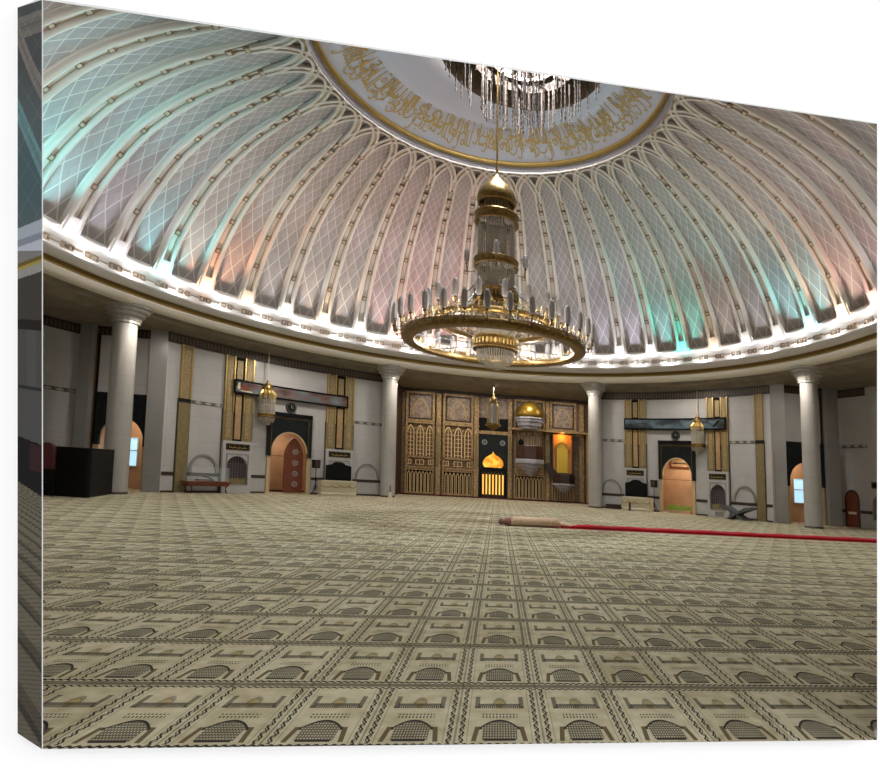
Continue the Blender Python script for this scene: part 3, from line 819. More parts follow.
# long displays, clocks
def display(a0, a1, z0, z1, mt, label):
    o = thing('video_display', (*polar((a0+a1)/2, RWALL-.2), z0), label, 'display', 'long display panels over the doorways')
    Wl = Map(RWALL)
    b = MB(); b.rect(Wl, a0, a1, z0, z1, .14, .24, 'black'); b.build('housing', o)
    b = MB(); b.rect(Wl, a0+.25, a1-.25, z0+.1, z1-.1, .24, .245, mt); scr = q = b.build('screen', o); q['label'] = 'dim wide picture strip'
    b = MB(); b.frame(Wl, a0, a1, z0, z1, .06, .24, .27, 'black'); b.build('frame', o)
    return scr, Wl
o, Wl = display(-51.7, -31.0, 5.31, 6.05, 'display1', 'long black-framed display panel with a warm picture over the red-doored doorway')
b = MB()
b.poly(Wl, [(-51.0, 5.5), (-50.5, 5.75), (-50.3, 5.88), (-50.0, 5.92), (-49.7, 5.88), (-49.5, 5.75), (-49.0, 5.5)], .246, .25, 'wood'); b.ribbon(Wl, [(-51.1, 5.9), (-51.3, 5.6), (-50.5, 5.44), (-48.6, 5.42)], [(-50.8, 5.9), (-50.8, 5.65), (-50.3, 5.52), (-48.6, 5.5)], .246, .25, 'cream')
q = b.build('screen_emblem', o); q['label'] = 'brown dome shape with white outline at the left end'
o, Wl = display(28.6, 51.0, 5.27, 6.02, 'display2', 'long black-framed display panel with a cool grey picture over the doorway with plants')
b = MB(); b.ribbon(Wl, [(48.2, 5.45), (48.9, 5.7), (49.4, 5.85)], [(48.6, 5.45), (49.2, 5.62), (49.9, 5.8)], .246, .25, 'black')
q = b.build('screen_emblem', o); q['label'] = 'dark slanted mark near the right end'
def clock(a, label):
    o = thing('wall_clock', (*polar(a, RWALL-.1), 4.92), label, 'clock', 'round black clocks over the doorways')
    c = Pt((*polar(a, RWALL), 4.93), -rad(a))
    disc = lambda r: [(r*cos(2*pi*k/28), r*sin(2*pi*k/28)) for k in range(28)]
    b = MB(); b.poly(c, disc(.29), 0, .08, 'black'); b.build('case', o)
    b = MB(); b.poly(c, disc(.21), .08, .085, 'blackm'); A = [(.255*cos(2*pi*k/28), .255*sin(2*pi*k/28)) for k in range(29)]; B_ = [(.235*cos(2*pi*k/28), .235*sin(2*pi*k/28)) for k in range(29)]; b.ribbon(c, A, B_, .08, .095, 'chrome'); dial = b.build('dial', o)
    b = MB(); b.rect(c, -.012, .012, 0, .17, .085, .1, 'cream'); b.rect(c, 0, .12, -.012, .012, .085, .1, 'cream'); b.build('hands', dial)
clock(-41.4, 'round black wall clock above the red-doored doorway')
clock(39.8, 'round black wall clock above the doorway with green plants')

# black boards and cream podiums
def podium(a0, a1, side, where):
    c = (a0+a1)/2; x0, y0 = polar(c, RWALL-1.1); A = -rad(c); w = (a1-a0)*pi/180*(RWALL-1.2)
    o = thing('podium', (x0, y0, 0), 'curved cream podium with gold swags ' + where, 'podium', 'cream podiums')
    F = Pt((x0, y0, 0), A); b = MB(); n = 16
    P = []
    for i in range(n+1):
        u = -w/2 + w*i/n; d = .45*sqrt(max(0, 1-(2*u/w)**2*.8))
        P.append([F(u*1.0, z, d*k) for z, k in ((0, .88), (.12, .95), (.2, .86), (.7, 1.0), (.78, 1.08), (.88, 1.08), (.88, -1.0))])
    b.grid(P, 'cream', smooth=False)
    for i in (0, n): b.face([F(-w/2 if i == 0 else w/2, z, d) for z, d in ((0, .2), (.88, .2), (.88, -.4), (0, -.4))], 'cream')
    b.build('body', o)
    b = MB()
    for k in range(4):
        uc = -w/2 + w*(k+.5)/4; pts = [(uc + w/8.5*cos(pi*j/8), .62 - .12*sin(pi*j/8)) for j in range(9)]
        dd = [.45*sqrt(max(0, 1-(2*u/w)**2*.8))*.98+.01 for u, _ in pts]
        b.tube([F(u, z, d+.01) for (u, z), d in zip(pts, dd)], .022, 'creamgold')
    b.build('swag', o)
    if side > 0:
        b = MB(); b.rect(F, -w*.22, -w*.16, 0, .55, .35, .46, 'darkwood'); b.build('post', o)
    c1 = -32.6 if side < 0 else 31.3; x1, y1 = polar(c1, RWALL-.45); A = -rad(c1); G = Pt((x1, y1, 0), A); bw = .74
    o = thing('board', (x1, y1, .8), 'black board with a bowed top standing behind the cream podium ' + where, 'board', 'black boards behind the podiums')
    pts = [(-bw, .8), (-bw, 1.75), (-bw*.6, 1.82)] + [(bw*.5*cos(pi*(1-k/8)), 1.84+.14*sin(pi*k/8)) for k in range(9)] + [(bw*.6, 1.82), (bw, 1.75), (bw, .8)]
    b = MB(); b.poly(G, pts, -.06, 0, 'black'); b.build('panel', o)
    for q_ in (-.8, .75): b = MB(); b.rect(G, bw*q_, bw*(q_+.05), 0, .8, -.05, -.01, 'black'); b.build('leg', o)
podium(-36.9, -29.9, -1, 'left of the gilded screen')
podium(29.0, 35.5, 1, 'right of the gilded screen')
def speaker(a, label, where):
    x, y = polar(a, RWALL-.5); A = -rad(a); F = Pt((x, y, 0), A)
    o = thing('speaker_stand', (x, y, 0), 'thin black tripod stand holding a loudspeaker ' + where, 'stand', 'loudspeaker stands')
    b = MB(); b.tube([(x, y, .25), (x, y, 1.55)], .022, 'black'); b.build('pole', o)
    for k in range(3):
        b = MB(); an = k*2*pi/3 + .5; b.tube([(x, y, .6), (x+.3*cos(an), y+.3*sin(an), .01)], .016, 'black'); b.build('leg', o)
    o = thing('loudspeaker', (x, y, 1.55), label, 'loudspeaker', 'small black loudspeakers')
    b = MB(); pts = [(-.17, 1.55), (-.19, 2.02), (.19, 2.02), (.17, 1.55)]; b.poly(F, pts, -.15, .15, 'black'); b.poly(F, pts, .15, -.15, 'black'); cab = b.build('cabinet', o)
    b = MB(); b.rect(F, -.13, .13, 1.6, 1.96, .15, .16, 'darkwood'); b.build('speaker_grille', cab)
speaker(-37.0, 'small black loudspeaker on a stand right of the red-doored doorway', 'right of the red-doored doorway')
speaker(35.4, 'small black loudspeaker on a stand left of the doorway with plants', 'left of the doorway with plants')

# display table with glass case and model at the left
def table():
    a = -56.3; x, y = polar(a, RWALL-.6); A = -rad(a); F = Pt((x, y, 0), A); w = 1.04
    o = thing('display_table', (x, y, 0), 'long red-brown wooden display table against the left marble wall', 'table')
    b = MB(); b.rect(F, -w, w, .50, .60, -.35, .35, 'wood'); b.rect(F, -w*.94, w*.94, .36, .50, -.3, .3, 'wood'); b.build('top', o)
    for u in (-.85, .85):
        for d in (-.25, .25):
            b = MB(); q = F(u, 0, d); b.tube([F(u*1.03, 0, d), F(u*.98, .15, d), F(u, .36, d)], [.03, .035, .055], 'wood', cap=True); b.build('leg', o)
    o = thing('glass_case', (x, y, .6), 'clear glass case on the red-brown display table', 'glass case')
    b = MB(); b.rect(F, -.93, .93, .61, 1.28, -.3, .3, 'glass'); b.build('pane', o)
    b = MB()
    for u in (-.93, .93):
        for d in (-.3, .3): b.tube([F(u, .61, d), F(u, 1.28, d)], .012, 'chrome')
    b.tube([F(-.93, 1.28, .3), F(.93, 1.28, .3)], .012, 'chrome'); b.tube([F(-.93, 1.28, -.3), F(.93, 1.28, -.3)], .012, 'chrome'); b.build('edge', o)
    o = thing('model', (x, y, .62), 'small dark low model inside the glass case', 'model')
    b = MB(); b.rect(F, -.45, .3, .62, .70, -.15, .15, 'darkwood'); b.build('base', o)
    b = MB(); b.tube([F(-.4, .95, 0), F(-.2, .86, 0), F(.05, .80, 0), F(.28, .72, 0)], [.03, .06, .05, .03], 'darkwood', cap=True); b.build('body', o)
table()
# big folding book stand at the right
a = 55.0; x, y = polar(a, RWALL-1.1); F = Pt((x, y, 0), -rad(a))
o = thing('book_stand', (x, y, 0), 'large grey crossed folding book stand in front of the right marble wall', 'book stand')
for k, s_ in enumerate((-1, 1)):
    b = MB(); pts = [(s_*-.65, .02), (s_*-.42, .02), (s_*.2, .36), (s_*1.02, .68), (s_*.98, .78), (s_*.6, .72), (s_*.05, .42)]
    b.poly(F, pts, -.35+.03*k, .32+.03*k, 'darkgrey')
    b.poly(F, pts, -.35+.03*k, -.34+.03*k, 'dark'); b.build('leaf', o)
b = MB(); b.tube([F(0, .38, -.38), F(0, .38, .38)], .05, 'dark', cap=True); b.build('hinge', o)
# low dark box right of the column
a = 26.3; x, y = polar(a, RWALL-.6); F = Pt((x, y, 0), -rad(a))
o = thing('low_chest', (x, y, 0), 'low dark red-brown chest on the floor right of the column by the gilded screen', 'chest')
b = MB(); b.rect(F, -.45, .45, 0, .24, -.2, .2, 'darkwood'); b.build('body', o)
b = MB(); b.rect(F, -.48, .48, .24, .30, -.23, .23, 'dark'); b.build('lid', o)
# white floor vent
o = thing('vent', (*polar(49.2, RWALL-.23), .2), 'small white vent grille low on the white block right of the planted doorway', 'vent')
b = MB(); b.frame(W, 48.3, 50.2, .1, .32, .03, .22, .245, 'marble_grey'); b.build('frame', o)
b = MB()
for k in range(4): b.rect(W, 48.45, 50.05, .145+.04*k, .165+.04*k, .22, .24, 'marble_grey')
b.build('slat', o)

# ---------------------------------------------------------------- door walls beyond the marble walls
def outer_side(s):
    """s=-1 left, +1 right; mirrored bays seen past the outer columns"""
    nm = 'left' if s < 0 else 'right'
    if s > 0: Y, xa, x0, x1, xb = 30.2, polar(60.2, RWALL), 15.85, 18.35, 19.1
    else: Y, xa, x0, x1, xb = 30.0, polar(-62.3, RWALL), -16.55, -19.1, -19.62
    D = Flat(Y)
    lo, hi = min(x0, x1), max(x0, x1); dc = 17.15 if s > 0 else -17.75; hw = .95
    b = MB(); zs, zt = 2.35, 3.45
    # pier between marble wall and bay
    b.face([(xa[0], xa[1], 0), (x0, Y-.45, 0), (x0, Y-.45, 7.9), (xa[0], xa[1], 7.9)], 'marble_grey', [(0, .3), (1.2, .3), (1.2, 8), (0, 8)])
    b.face([(x0, Y-.45, 0), (x0, Y+.1, 0), (x0, Y+.1, 7.9), (x0, Y-.45, 7.9)], 'marble_grey', [(0, .3), (.5, .3), (.5, 8), (0, 8)])
    b.rect(D, lo, dc-hw, 0, 7.9, 0, 0, 'marble'); b.rect(D, dc+hw, hi, 0, 7.9, 0, 0, 'marble'); b.rect(D, dc-hw, dc+hw, zt, 7.9, 0, 0, 'marble')
    ar = archpts(dc, hw, 0, zs, zt)[1:-1]
    for i in range(len(ar)-1):
        (u0, z0), (u1, z1) = ar[i], ar[i+1]
        b.face([D(u0, z0, 0), D(u1, z1, 0), D(u1, zt, 0), D(u0, zt, 0)], 'marble')
    struct(b.build('wall_' + nm + '_bay'))
    b = MB(); xl, xr = min(x1, xb), max(x1, xb)
    b.rect(D, xl, xr, 0, 7.9, 0, .4, 'marble_grey'); struct(b.build('trim_6'))
    b = MB(); b.rect(D, lo, hi, 7.36, 7.78, 0, .06, 'frieze'); struct(b.build('trim_7'))
    o = thing('door_surround', (dc, Y-.1, 0), 'black arched surround of the bay doorway half hidden by the outer %s column' % nm, 'door surround', 'black marble door surrounds')
    b = MB()
    for sg in (-1, 1):
        u0, u1 = sorted((dc+sg*hw, dc+sg*(hw+.2))); b.rect(D, u0, u1, 2.1, 4.6, 0, .14, 'blackm')
        u2, u3 = sorted((lo if sg < 0 else hi, dc+sg*(hw+.2)))
    b.rect(D, dc-hw, dc+hw, zt, 4.6, 0, .12, 'blackm')
    for i in range(len(ar)-1):
        (u0, z0), (u1, z1) = ar[i], ar[i+1]
        b.face([D(u0, z0, .12), D(u1, z1, .12), D(u1, zt, .12), D(u0, zt, .12)], 'blackm')
    b.build('arch_panel', o)
    b = MB()
    for sg in (-1, 1):
        u0, u1 = sorted((dc+sg*hw, dc+sg*(hw+.25))); b.rect(D, u0, u1, 0, 2.1, 0, .1, 'beige')
    b.build('jamb', o)
    b = MB()
    for u in (lo+.02, hi-.08): b.rect(D, u, u+.06, 0, 7.4, 0, .1, 'golddark'); b.rect(D, u+(.06 if u < dc else -.06), u+(.12 if u < dc else 0), 0, 7.4, 0, .09, 'black')
    b.build('edge_strip', o)
    # lobby behind with bright window
    b = MB(); B_ = Y+1.8
    b.face([(lo-.5, B_, 0), (hi+.5, B_, 0), (hi+.5, B_, 4), (lo-.5, B_, 4)], 'peach')
    for x_ in (lo-.5, hi+.5): b.face([(x_, Y+.05, 0), (x_, B_, 0), (x_, B_, 4), (x_, Y+.05, 4)], 'peach')
    b.face([(lo-.5, Y+.05, 4), (hi+.5, Y+.05, 4), (hi+.5, B_, 4), (lo-.5, B_, 4)], 'peach'); struct(b.build('wall_alcove'))
    Wn = Flat(B_-.02); b = MB(); wc = dc*(1+1.8/Y); b.rect(Wn, wc-.75, wc+.75, 1.15, 2.55, 0, 0, 'daylight'); b.frame(Wn, wc-.8, wc+.8, 1.1, 2.6, .06, 0, .05, 'cream')
    b.rect(Wn, wc-.02, wc+.02, 1.1, 2.6, 0, .05, 'cream'); b.rect(Wn, wc-.75, wc+.75, 1.9, 1.95, 0, .05, 'cream')
    q = struct(b.build('window_%d' % (1 if s < 0 else 2)))
    L = bpy.data.lights.new('lobby_fill', 'AREA'); L.size = .6; L.energy = 30; L.color = (1, .8, .6)  # added fill light, brightens the lobby behind the bay doorway
    lo_ = bpy.data.objects.new('lobby_fill', L); COL.objects.link(lo_); lo_.location = (dc, Y+.9, 3.9+lift(dc))
    # outermost curved wall
    R2 = Map(21.5); a0, a1 = (63.3, 100) if s > 0 else (-100, -64.0)
    b = MB(); b.rect(R2, a0, a1, 0, 7.9, 0, 0, 'marble'); 
    struct(b.build('wall_' + nm + '_outer'))
    b = MB()
    if s > 0: b.rect(R2, 64.6, 70.3, 7.32, 7.78, 0, .06, 'frieze'); b.rect(R2, 64.7, 70.3, 4.42, 4.6, 0, .03, 'band'); b.rect(R2, 63.5, 66.3, .8, .96, 0, .03, 'dark'); b.rect(R2, 68.8, 72, .8, .96, 0, .03, 'dark')
    else: b.rect(R2, -74, -66.1, 7.32, 7.78, 0, .06, 'frieze'); b.rect(R2, -74, -66.2, 4.45, 4.63, 0, .03, 'band')
    struct(b.build('trim_8'))
    # side and rear shell out of sight
    xe, ye = polar(a1 if s > 0 else a0, 21.5)
    b = MB(); xw = 22.5*s; b.face([(xe, ye, 0), (xw, wall_y(xw)-.05, 0), (xw, wall_y(xw)-.05, 9.5), (xe, ye, 7.9)], 'marble')
    struct(b.build('wall_' + nm + '_side'))
outer_side(-1); outer_side(1)
# arched brown side door and small niche on the far right wall
R2 = Map(21.5)
b = MB(); b.poly(R2, archpts(67.55, 1.05, 0, 1.5, 2.02, 8), 0, .05, 'wood'); b.rect(R2, 66.9, 68.2, .72, .85, .05, .07, 'cream')
b.ribbon(R2, archpts(67.55, 1.15, 0, 1.5, 2.08, 8), archpts(67.55, 1.0, 0, 1.5, 1.98, 8), 0, .08, 'darkwood'); struct(b.build('door_1'))
o = thing('plaque', (*polar(71.3, 21.4), 2.4), 'black plaque at the far right edge beyond the outer right column', 'plaque')
b = MB(); b.rect(R2, 70.75, 72.6, 2.2, 2.55, 0, .04, 'black'); b.frame(R2, 70.85, 72.5, 2.24, 2.51, .02, .04, .05, 'golddark'); b.build('board', o)
o = thing('wall_block', (*polar(71.6, 21.4), 0), 'arched grey recess at the far right edge under a plaque', 'wall block')
b = MB(); b.poly(R2, archpts(71.9, .9, .5, 1.3, 1.75), 0, .03, 'grille'); b.build('grille', o)
b = MB(); b.ribbon(R2, archpts(71.9, 1.05, .5, 1.3, 1.85), archpts(71.9, .88, .5, 1.3, 1.75), 0, .1, 'marble_grey'); b.build('edging', o)

# ---------------------------------------------------------------- columns
def column(a, label):
    x, y = polar(a, 17.07)
    o = thing('column', (x, y, 0), label, 'column', 'cream marble columns round the hall')
    b = MB(); pr = [(.445, .1), (.435, 7.4)]
    b.lathe((x, y, 0), pr, 'column', 40); b.build('shaft', o)
    b = MB(); b.lathe((x, y, 0), [(.46, 0), (.46, .1), (.44, .1)], 'dark', 40); b.build('base', o)
    b = MB(); b.lathe((x, y, 0), [(.44, 7.40), (.52, 7.42), (.52, 7.52), (.56, 7.56), (.60, 7.70), (.70, 7.76), (.72, 7.88), (.84, 7.94), (.86, 8.06), (.95, 8.10), (.96, 8.22)], 'column', 8 if False else 16, smooth=False); b.build('capital', o)
column(-70.7, 'cream marble column at the far left behind the black partition')
column(-23.1, 'cream marble column just left of the gilded screen')
column(22.35, 'cream marble column just right of the gilded screen')
column(70.2, 'cream marble column at the far right by the bay doorway')
# small white post by the left middle column
x, y = polar(-23.0, 16.5)
o = thing('floor_post', (x, y, 0), 'small white post with dark stem at the foot of the column left of the screen', 'post')
b = MB(); b.lathe((x, y, 0), [(0, 0), (.13, 0), (.13, .05), (.09, .1), (.08, .3), (.03, .34)], 'cream', 16); b.build('body', o)
b = MB(); b.tube([(x, y, .34), (x, y, .72)], .025, 'black', cap=True); b.build('stem', o)

# ---------------------------------------------------------------- gilded screen wall (qibla)
YQ = 43.0; Q = Flat(YQ)
b = MB()
b.rect(Q, -7.0, 6.9, 0, 7.9, 0, 0, 'wooddk')
for s_, xm, a_ in ((-1, -7.0, -23.6), (1, 6.9, 23.0)):
    xe, ye = polar(a_, RWALL); b.face([(xm, YQ, 0), (xe, ye, 0), (xe, ye, 7.9), (xm, YQ, 7.9)], 'darkwood')
struct(b.build('wall_back'))
b = MB(); b.rect(Q, -7, 6.9, 7.55, 7.9, 0, .25, 'darkwood'); b.rect(Q, -7, 6.9, -.02, .12, 0, .3, 'maroon'); struct(b.build('trim_9'))

def screen_bay(x0, x1, label, pic=True, mid=True, low=True):
    o = thing('carved_screen', ((x0+x1)/2, YQ-.1, 0), label, 'carved screen', 'gilded carved screen bays')
    if pic:
        b = MB(); b.frame(Q, x0, x1, 5.35, 7.55, .16, 0, .22, 'woodgold'); b.frame(Q, x0+.2, x1-.2, 5.55, 7.35, .07, 0, .16, 'darkwood'); b.build('upper_frame', o)
        b = MB(); b.rect(Q, x0+.25, x1-.25, 5.6, 7.3, 0, .1, 'panelpic'); c = (x0+x1)/2
        b.ribbon(Q, archpts(c, .6, 5.8, 6.2, 7.1, 8, True), archpts(c, .48, 5.8, 6.2, 6.95, 8, True), .1, .13, 'tan'); q = b.build('inlaid_panel', o); q['label'] = 'pinkish inlaid upper panel with pointed arch'
    if mid:
        b = MB(); b.frame(Q, x0, x1, 1.95, 5.35, .14, 0, .2, 'woodgold')
        b.rect(Q, x0, x1, 2.7, 2.82, 0, .2, 'woodgold')
        w = x1-x0
        for k in range(3):
            u = x0 + w*(k+.5)/3
            A = archpts(u, w*.13, 2.85, 4.6, 5.1, 6, True); B_ = archpts(u, w*.10, 2.85, 4.55, 4.98, 6, True); b.ribbon(Q, A, B_, 0, .15, 'lattice_gold')
            b.rect(Q, u-.03, u+.03, 2.85, 4.9, 0, .12, 'lattice_gold')
            for j in range(6): b.rect(Q, u-w*.1, u+w*.1, 3.0+.3*j, 3.04+.3*j, 0, .1, 'lattice_gold')
        b.build('middle_panel', o)
        b = MB(); b.rect(Q, x0+.1, x1-.1, 2.14, 4.96, 0, .02, 'wooddk')
        for k in (0, 1, 2):
            u = x0 + w*(.12 + .38*k); b.frame(Q, u-.18 if k != 1 else u-.3, u+.18 if k != 1 else u+.3, 2.2, 2.58, .05, 0, .15, 'lattice_gold')
            b.rect(Q, u-.02, u+.02, 2.2, 2.58, 0, .14, 'lattice_gold')
        for k in range(2): 
            for j in range(2): 
                n = 10; uc = x0+w*(.33+.33*k); zc = 4.85-.35*j; b.poly(Q, [(uc+.08*cos(2*pi*t/n), zc+.08*sin(2*pi*t/n)) for t in range(n)], .12, .18, 'tan')
        b.build('ornament_row', o)
    if low:
        b = MB(); b.frame(Q, x0, x1, .12, 1.9, .1, 0, .22, 'woodgold'); b.rect(Q, x0+.1, x1-.1, .2, 1.8, 0, .03, 'black'); b.build('lower_frame', o)
        n = int((x1-x0-.2)/.25)
        b = MB()
        for k in range(n):
            u = x0+.14 + (x1-x0-.28)*(k+.5)/n; b.ribbon(Q, archpts(u, .105, .22, 1.5, 1.74, 5, True), archpts(u, .06, .22, 1.48, 1.66, 5, True), .05, .16, 'lattice_gold')
        b.build('grille', o)
    return o
screen_bay(-6.7, -4.65, 'gilded carved wooden screen bay nearest the left column, with a shiny upper panel')
screen_bay(-4.05, -1.85, 'gilded carved wooden screen bay just left of the glowing prayer niche')
screen_bay(1.15, 3.45, 'gilded carved screen bay behind the domed pulpit', True, False, True)
screen_bay(3.85, 5.85, 'gilded carved screen bay above the lit orange recess', True, False, False)
# posts between the bays
for k, (xp, w, lb) in enumerate(((-4.35, .28, 'tall gilded post between the two left screen bays'), (-1.62, .3, 'tall gilded post left of the glowing prayer niche'), (.85, .26, 'tall gilded post right of the glowing prayer niche'), (3.65, .26, 'tall gilded post right of the domed pulpit'), (6.25, .3, 'tall gilded post next to the right column'))):
    o = thing('screen_post', (xp, YQ-.15, 0), lb, 'post', 'posts of the gilded screen')
    b = MB(); b.rect(Q, xp-w*.55, xp+w*.55, .1, 7.5, .02, .30, 'woodgold'); b.build('shaft', o)
    b = MB(); b.rect(Q, xp-w*.3, xp+w*.3, 2.0, 4.6, .30, .34, 'olive'); b.rect(Q, xp-w*.65, xp+w*.65, 1.9, 2.05, .02, .36, 'woodgold'); b.rect(Q, xp-w*.65, xp+w*.65, 5.2, 5.35, .02, .36, 'woodgold'); b.build('facing', o)

# glowing prayer niche
o = thing('prayer_niche', (-.38, YQ-.2, 0), 'black marble prayer niche with a glowing golden dome panel and lit candle grille', 'prayer niche')
b = MB(); b.rect(Q, -1.45, .7, .1, 4.75, .02, .2, 'blackm'); b.rect(Q, -1.5, .75, 5.0, 5.95, .02, .2, 'black'); b.rect(Q, -1.5, .75, 4.75, 5.0, .02, .26, 'woodgold'); b.build('surround', o)
b = MB(); b.rect(Q, -1.5, .75, 5.98, 7.5, .02, .1, 'panelpic'); b.build('upper_panel', o)
for xr in (-1.02, .3):
    b = MB(); n = 16; A = [(xr+.2*cos(2*pi*k/n), 4.15+.2*sin(2*pi*k/n)) for k in range(n+1)]; B_ = [(xr+.12*cos(2*pi*k/n), 4.15+.12*sin(2*pi*k/n)) for k in range(n+1)]; b.ribbon(Q, A, B_, .2, .23, 'chrome'); b.poly(Q, [(xr+.07*cos(2*pi*k/n), 4.15+.07*sin(2*pi*k/n)) for k in range(n)], .2, .22, 'olive'); b.build('roundel', o)
b = MB(); c = -.38
dome_p = [(-.6, 2.3), (-.72, 2.42), (-.76, 2.6), (-.68, 2.85), (-.5, 3.05), (-.25, 3.2), (-.08, 3.32), (0, 3.5), (.08, 3.32), (.25, 3.2), (.5, 3.05), (.68, 2.85), (.76, 2.6), (.72, 2.42), (.6, 2.3)]
b.poly(Q, [(c+u, z) for u, z in dome_p], .2, .24, 'glow')
q = b.build('lit_dome', o); q['label'] = 'glowing golden onion dome panel'
b = MB(); b.rect(Q, c-.85, c+.85, 2.1, 2.25, .2, .3, 'black'); b.rect(Q, c-.95, c-.83, .1, 2.1, .2, .34, 'black'); b.rect(Q, c+.83, c+.95, .1, 2.1, .2, .34, 'black'); b.build('shelf', o)
for k in range(7):
    b = MB(); u = c-.72+1.44*k/6; b.rect(Q, u-.05, u+.05, .32, 1.78, .2, .26, 'glowbar'); q = b.build('lit_bar', o); q['label'] = 'glowing upright bar'
b = MB()
for k in range(8): u = c-.84+1.68*k/7; b.rect(Q, u-.03, u+.03, .2, 1.95, .2, .3, 'golddark')
b.build('grille', o)

# domed pulpit
cx_, cy_ = 2.28, YQ-.75
o = thing('pulpit', (cx_, cy_, 2.6), 'raised pulpit balcony with brown parapet under a golden dome canopy', 'pulpit')
b = MB(); b.lathe((cx_, cy_, 0), [(.0, 7.6), (.05, 7.4), (.25, 7.32), (.6, 7.15), (.9, 6.85), (1.05, 6.5), (1.07, 6.25), (1.0, 6.1)], 'domegold', 36); q = b.build('canopy_dome', o); q['label'] = 'golden onion dome'
b = MB(); b.lathe((cx_, cy_, 0), [(1.08, 6.12), (1.1, 6.02), (1.02, 5.95), (1.02, 5.8), (.92, 5.7), (.9, 5.5), (.75, 5.45), (.72, 5.28), (.5, 5.25), (0, 5.25)], 'greystone', 8, smooth=False); q = b.build('canopy_base', o); q['label'] = 'stepped white base of the dome'
b = MB(); b.lathe((cx_, cy_, 0), [(1.02, 4.05), (1.06, 4.0), (1.06, 3.05), (.9, 3.0)], 'brownpar', 8, a0=22.5, a1=382.5, smooth=False); b.build('parapet', o)
b = MB(); b.lathe((cx_, cy_, 0), [(1.1, 3.05), (1.12, 2.98), (1.12, 2.76), (1.05, 2.72), (.9, 2.68), (.88, 2.5), (.66, 2.44), (.62, 2.25), (.4, 2.18), (.32, 1.95), (.1, 1.8), (0, 1.78)], 'greystone', 8, a0=22.5, a1=382.5, smooth=False); q = b.build('corbel', o); q['label'] = 'stepped white corbel'
b = MB(); b.lathe((cx_-.62, cy_+.4, 0), [(0, 4.55), (.12, 4.52), (.2, 4.35), (.2, 4.2), (.1, 4.02), (.1, 3.6)], 'black', 16); q = b.build('lamp', o)
b = MB(); b.rect(Q, 1.2, 3.4, 1.95, 5.2, .02, .06, 'woodgold')
for k in range(5): 
    u = 1.4+.45*k; b.ribbon(Q, archpts(u, .16, 4.1, 4.7, 5.1, 5, True), archpts(u, .11, 4.1, 4.7, 5.0, 5, True), .06, .12, 'cream')
q = b.build('backdrop', o)
for u in (1.3, 3.3):
    b = MB(); b.tube([(u, YQ-.3, 4.0), (u, YQ-.3, 6.0)], .05, 'gold'); b.build('canopy_post', o)

o = thing('gallery_beam', (4.1, YQ-.5, 5.2), 'thin gilded beam running right from the pulpit canopy to a post by the column', 'beam')
b = MB(); b.rect(Flat(YQ), 1.0, 7.0, 5.18, 5.32, .3, .95, 'woodgold'); b.build('beam', o)
b = MB(); b.rect(Flat(YQ), 6.55, 6.75, .1, 5.18, .6, .8, 'tan'); b.build('post', o)
# lit orange recess with lantern panel and small balcony
o = thing('lit_recess', (4.75, YQ-.1, 2.2), 'orange-lit tiled recess with a yellow pointed lantern-shaped panel', 'recess')
b = MB(); b.frame(Q, 3.95, 5.6, 2.1, 5.2, .1, 0, .5, 'darkwood'); b.rect(Q, 4.0, 5.55, 2.2, 5.15, 0, .02, 'orange'); b.build('recess_back', o)
b = MB(); pp = [(-.42, 1.95), (-.42, 4.1), (-.36, 4.35), (-.12, 4.5), (0, 4.68), (.12, 4.5), (.36, 4.35), (.42, 4.1), (.42, 1.95)]; b.poly(Q, [(4.75+u, z) for u, z in pp], .05, .35, 'yellowpanel')
b.ribbon(Q, [(4.75+u*.8, z) for u, z in pp[1:-1]], [(4.75+u*.62, z-.05) for u, z in pp[1:-1]], .35, .38, 'goldleaf'); b.build('lantern_panel', o)
L = bpy.data.lights.new('recess_lamp', 'POINT'); L.energy = 28; L.color = (1, .5, .12); L.shadow_soft_size = .12
lo = bpy.data.objects.new('recess_lamp', L); COL.objects.link(lo); lo.location = (4.75, YQ-.45, 4.95+lift(4.75))
o = thing('balcony', (4.85, YQ-.5, 1.0), 'small stepped balcony with dark brown parapet under the lit orange recess', 'balcony')
b = MB(); b.lathe((4.85, YQ-.5, 0), [(.82, 2.1), (.84, 2.05), (.84, 1.45), (.8, 1.42)], 'darkwood', 8, a0=22.5, a1=382.5, smooth=False); b.build('parapet', o)
b = MB(); b.lathe((4.85, YQ-.5, 0), [(.88, 1.42), (.88, 1.28), (.7, 1.22), (.66, 1.08), (.45, 1.02), (.4, .85), (.15, .75), (0, .72)], 'greystone', 8, a0=22.5, a1=382.5, smooth=False); q = b.build('corbel', o); q['label'] = 'stepped white corbel'
b = MB()
for k in range(9): b.rect(Q, 4.0+.19*k, 4.06+.19*k, .25, 1.8, .03, .1, 'lattice_gold')
b.frame(Q, 3.9, 5.7, .12, 1.9, .08, 0, .15, 'woodgold'); b.build('grille', o)
# steps handrail piece between pulpit and balcony
o = thing('stair_rail', (3.72, YQ-.6, 2.2), 'dark brown sloping stair rail between the pulpit and the small balcony', 'stair rail')
b = MB(); b.poly(Flat(YQ-.4), [(3.35, 2.75), (3.75, 2.9), (4.35, 2.2), (4.35, 1.5), (3.9, 1.75)], 0, .15, 'darkwood'); b.build('panel', o)

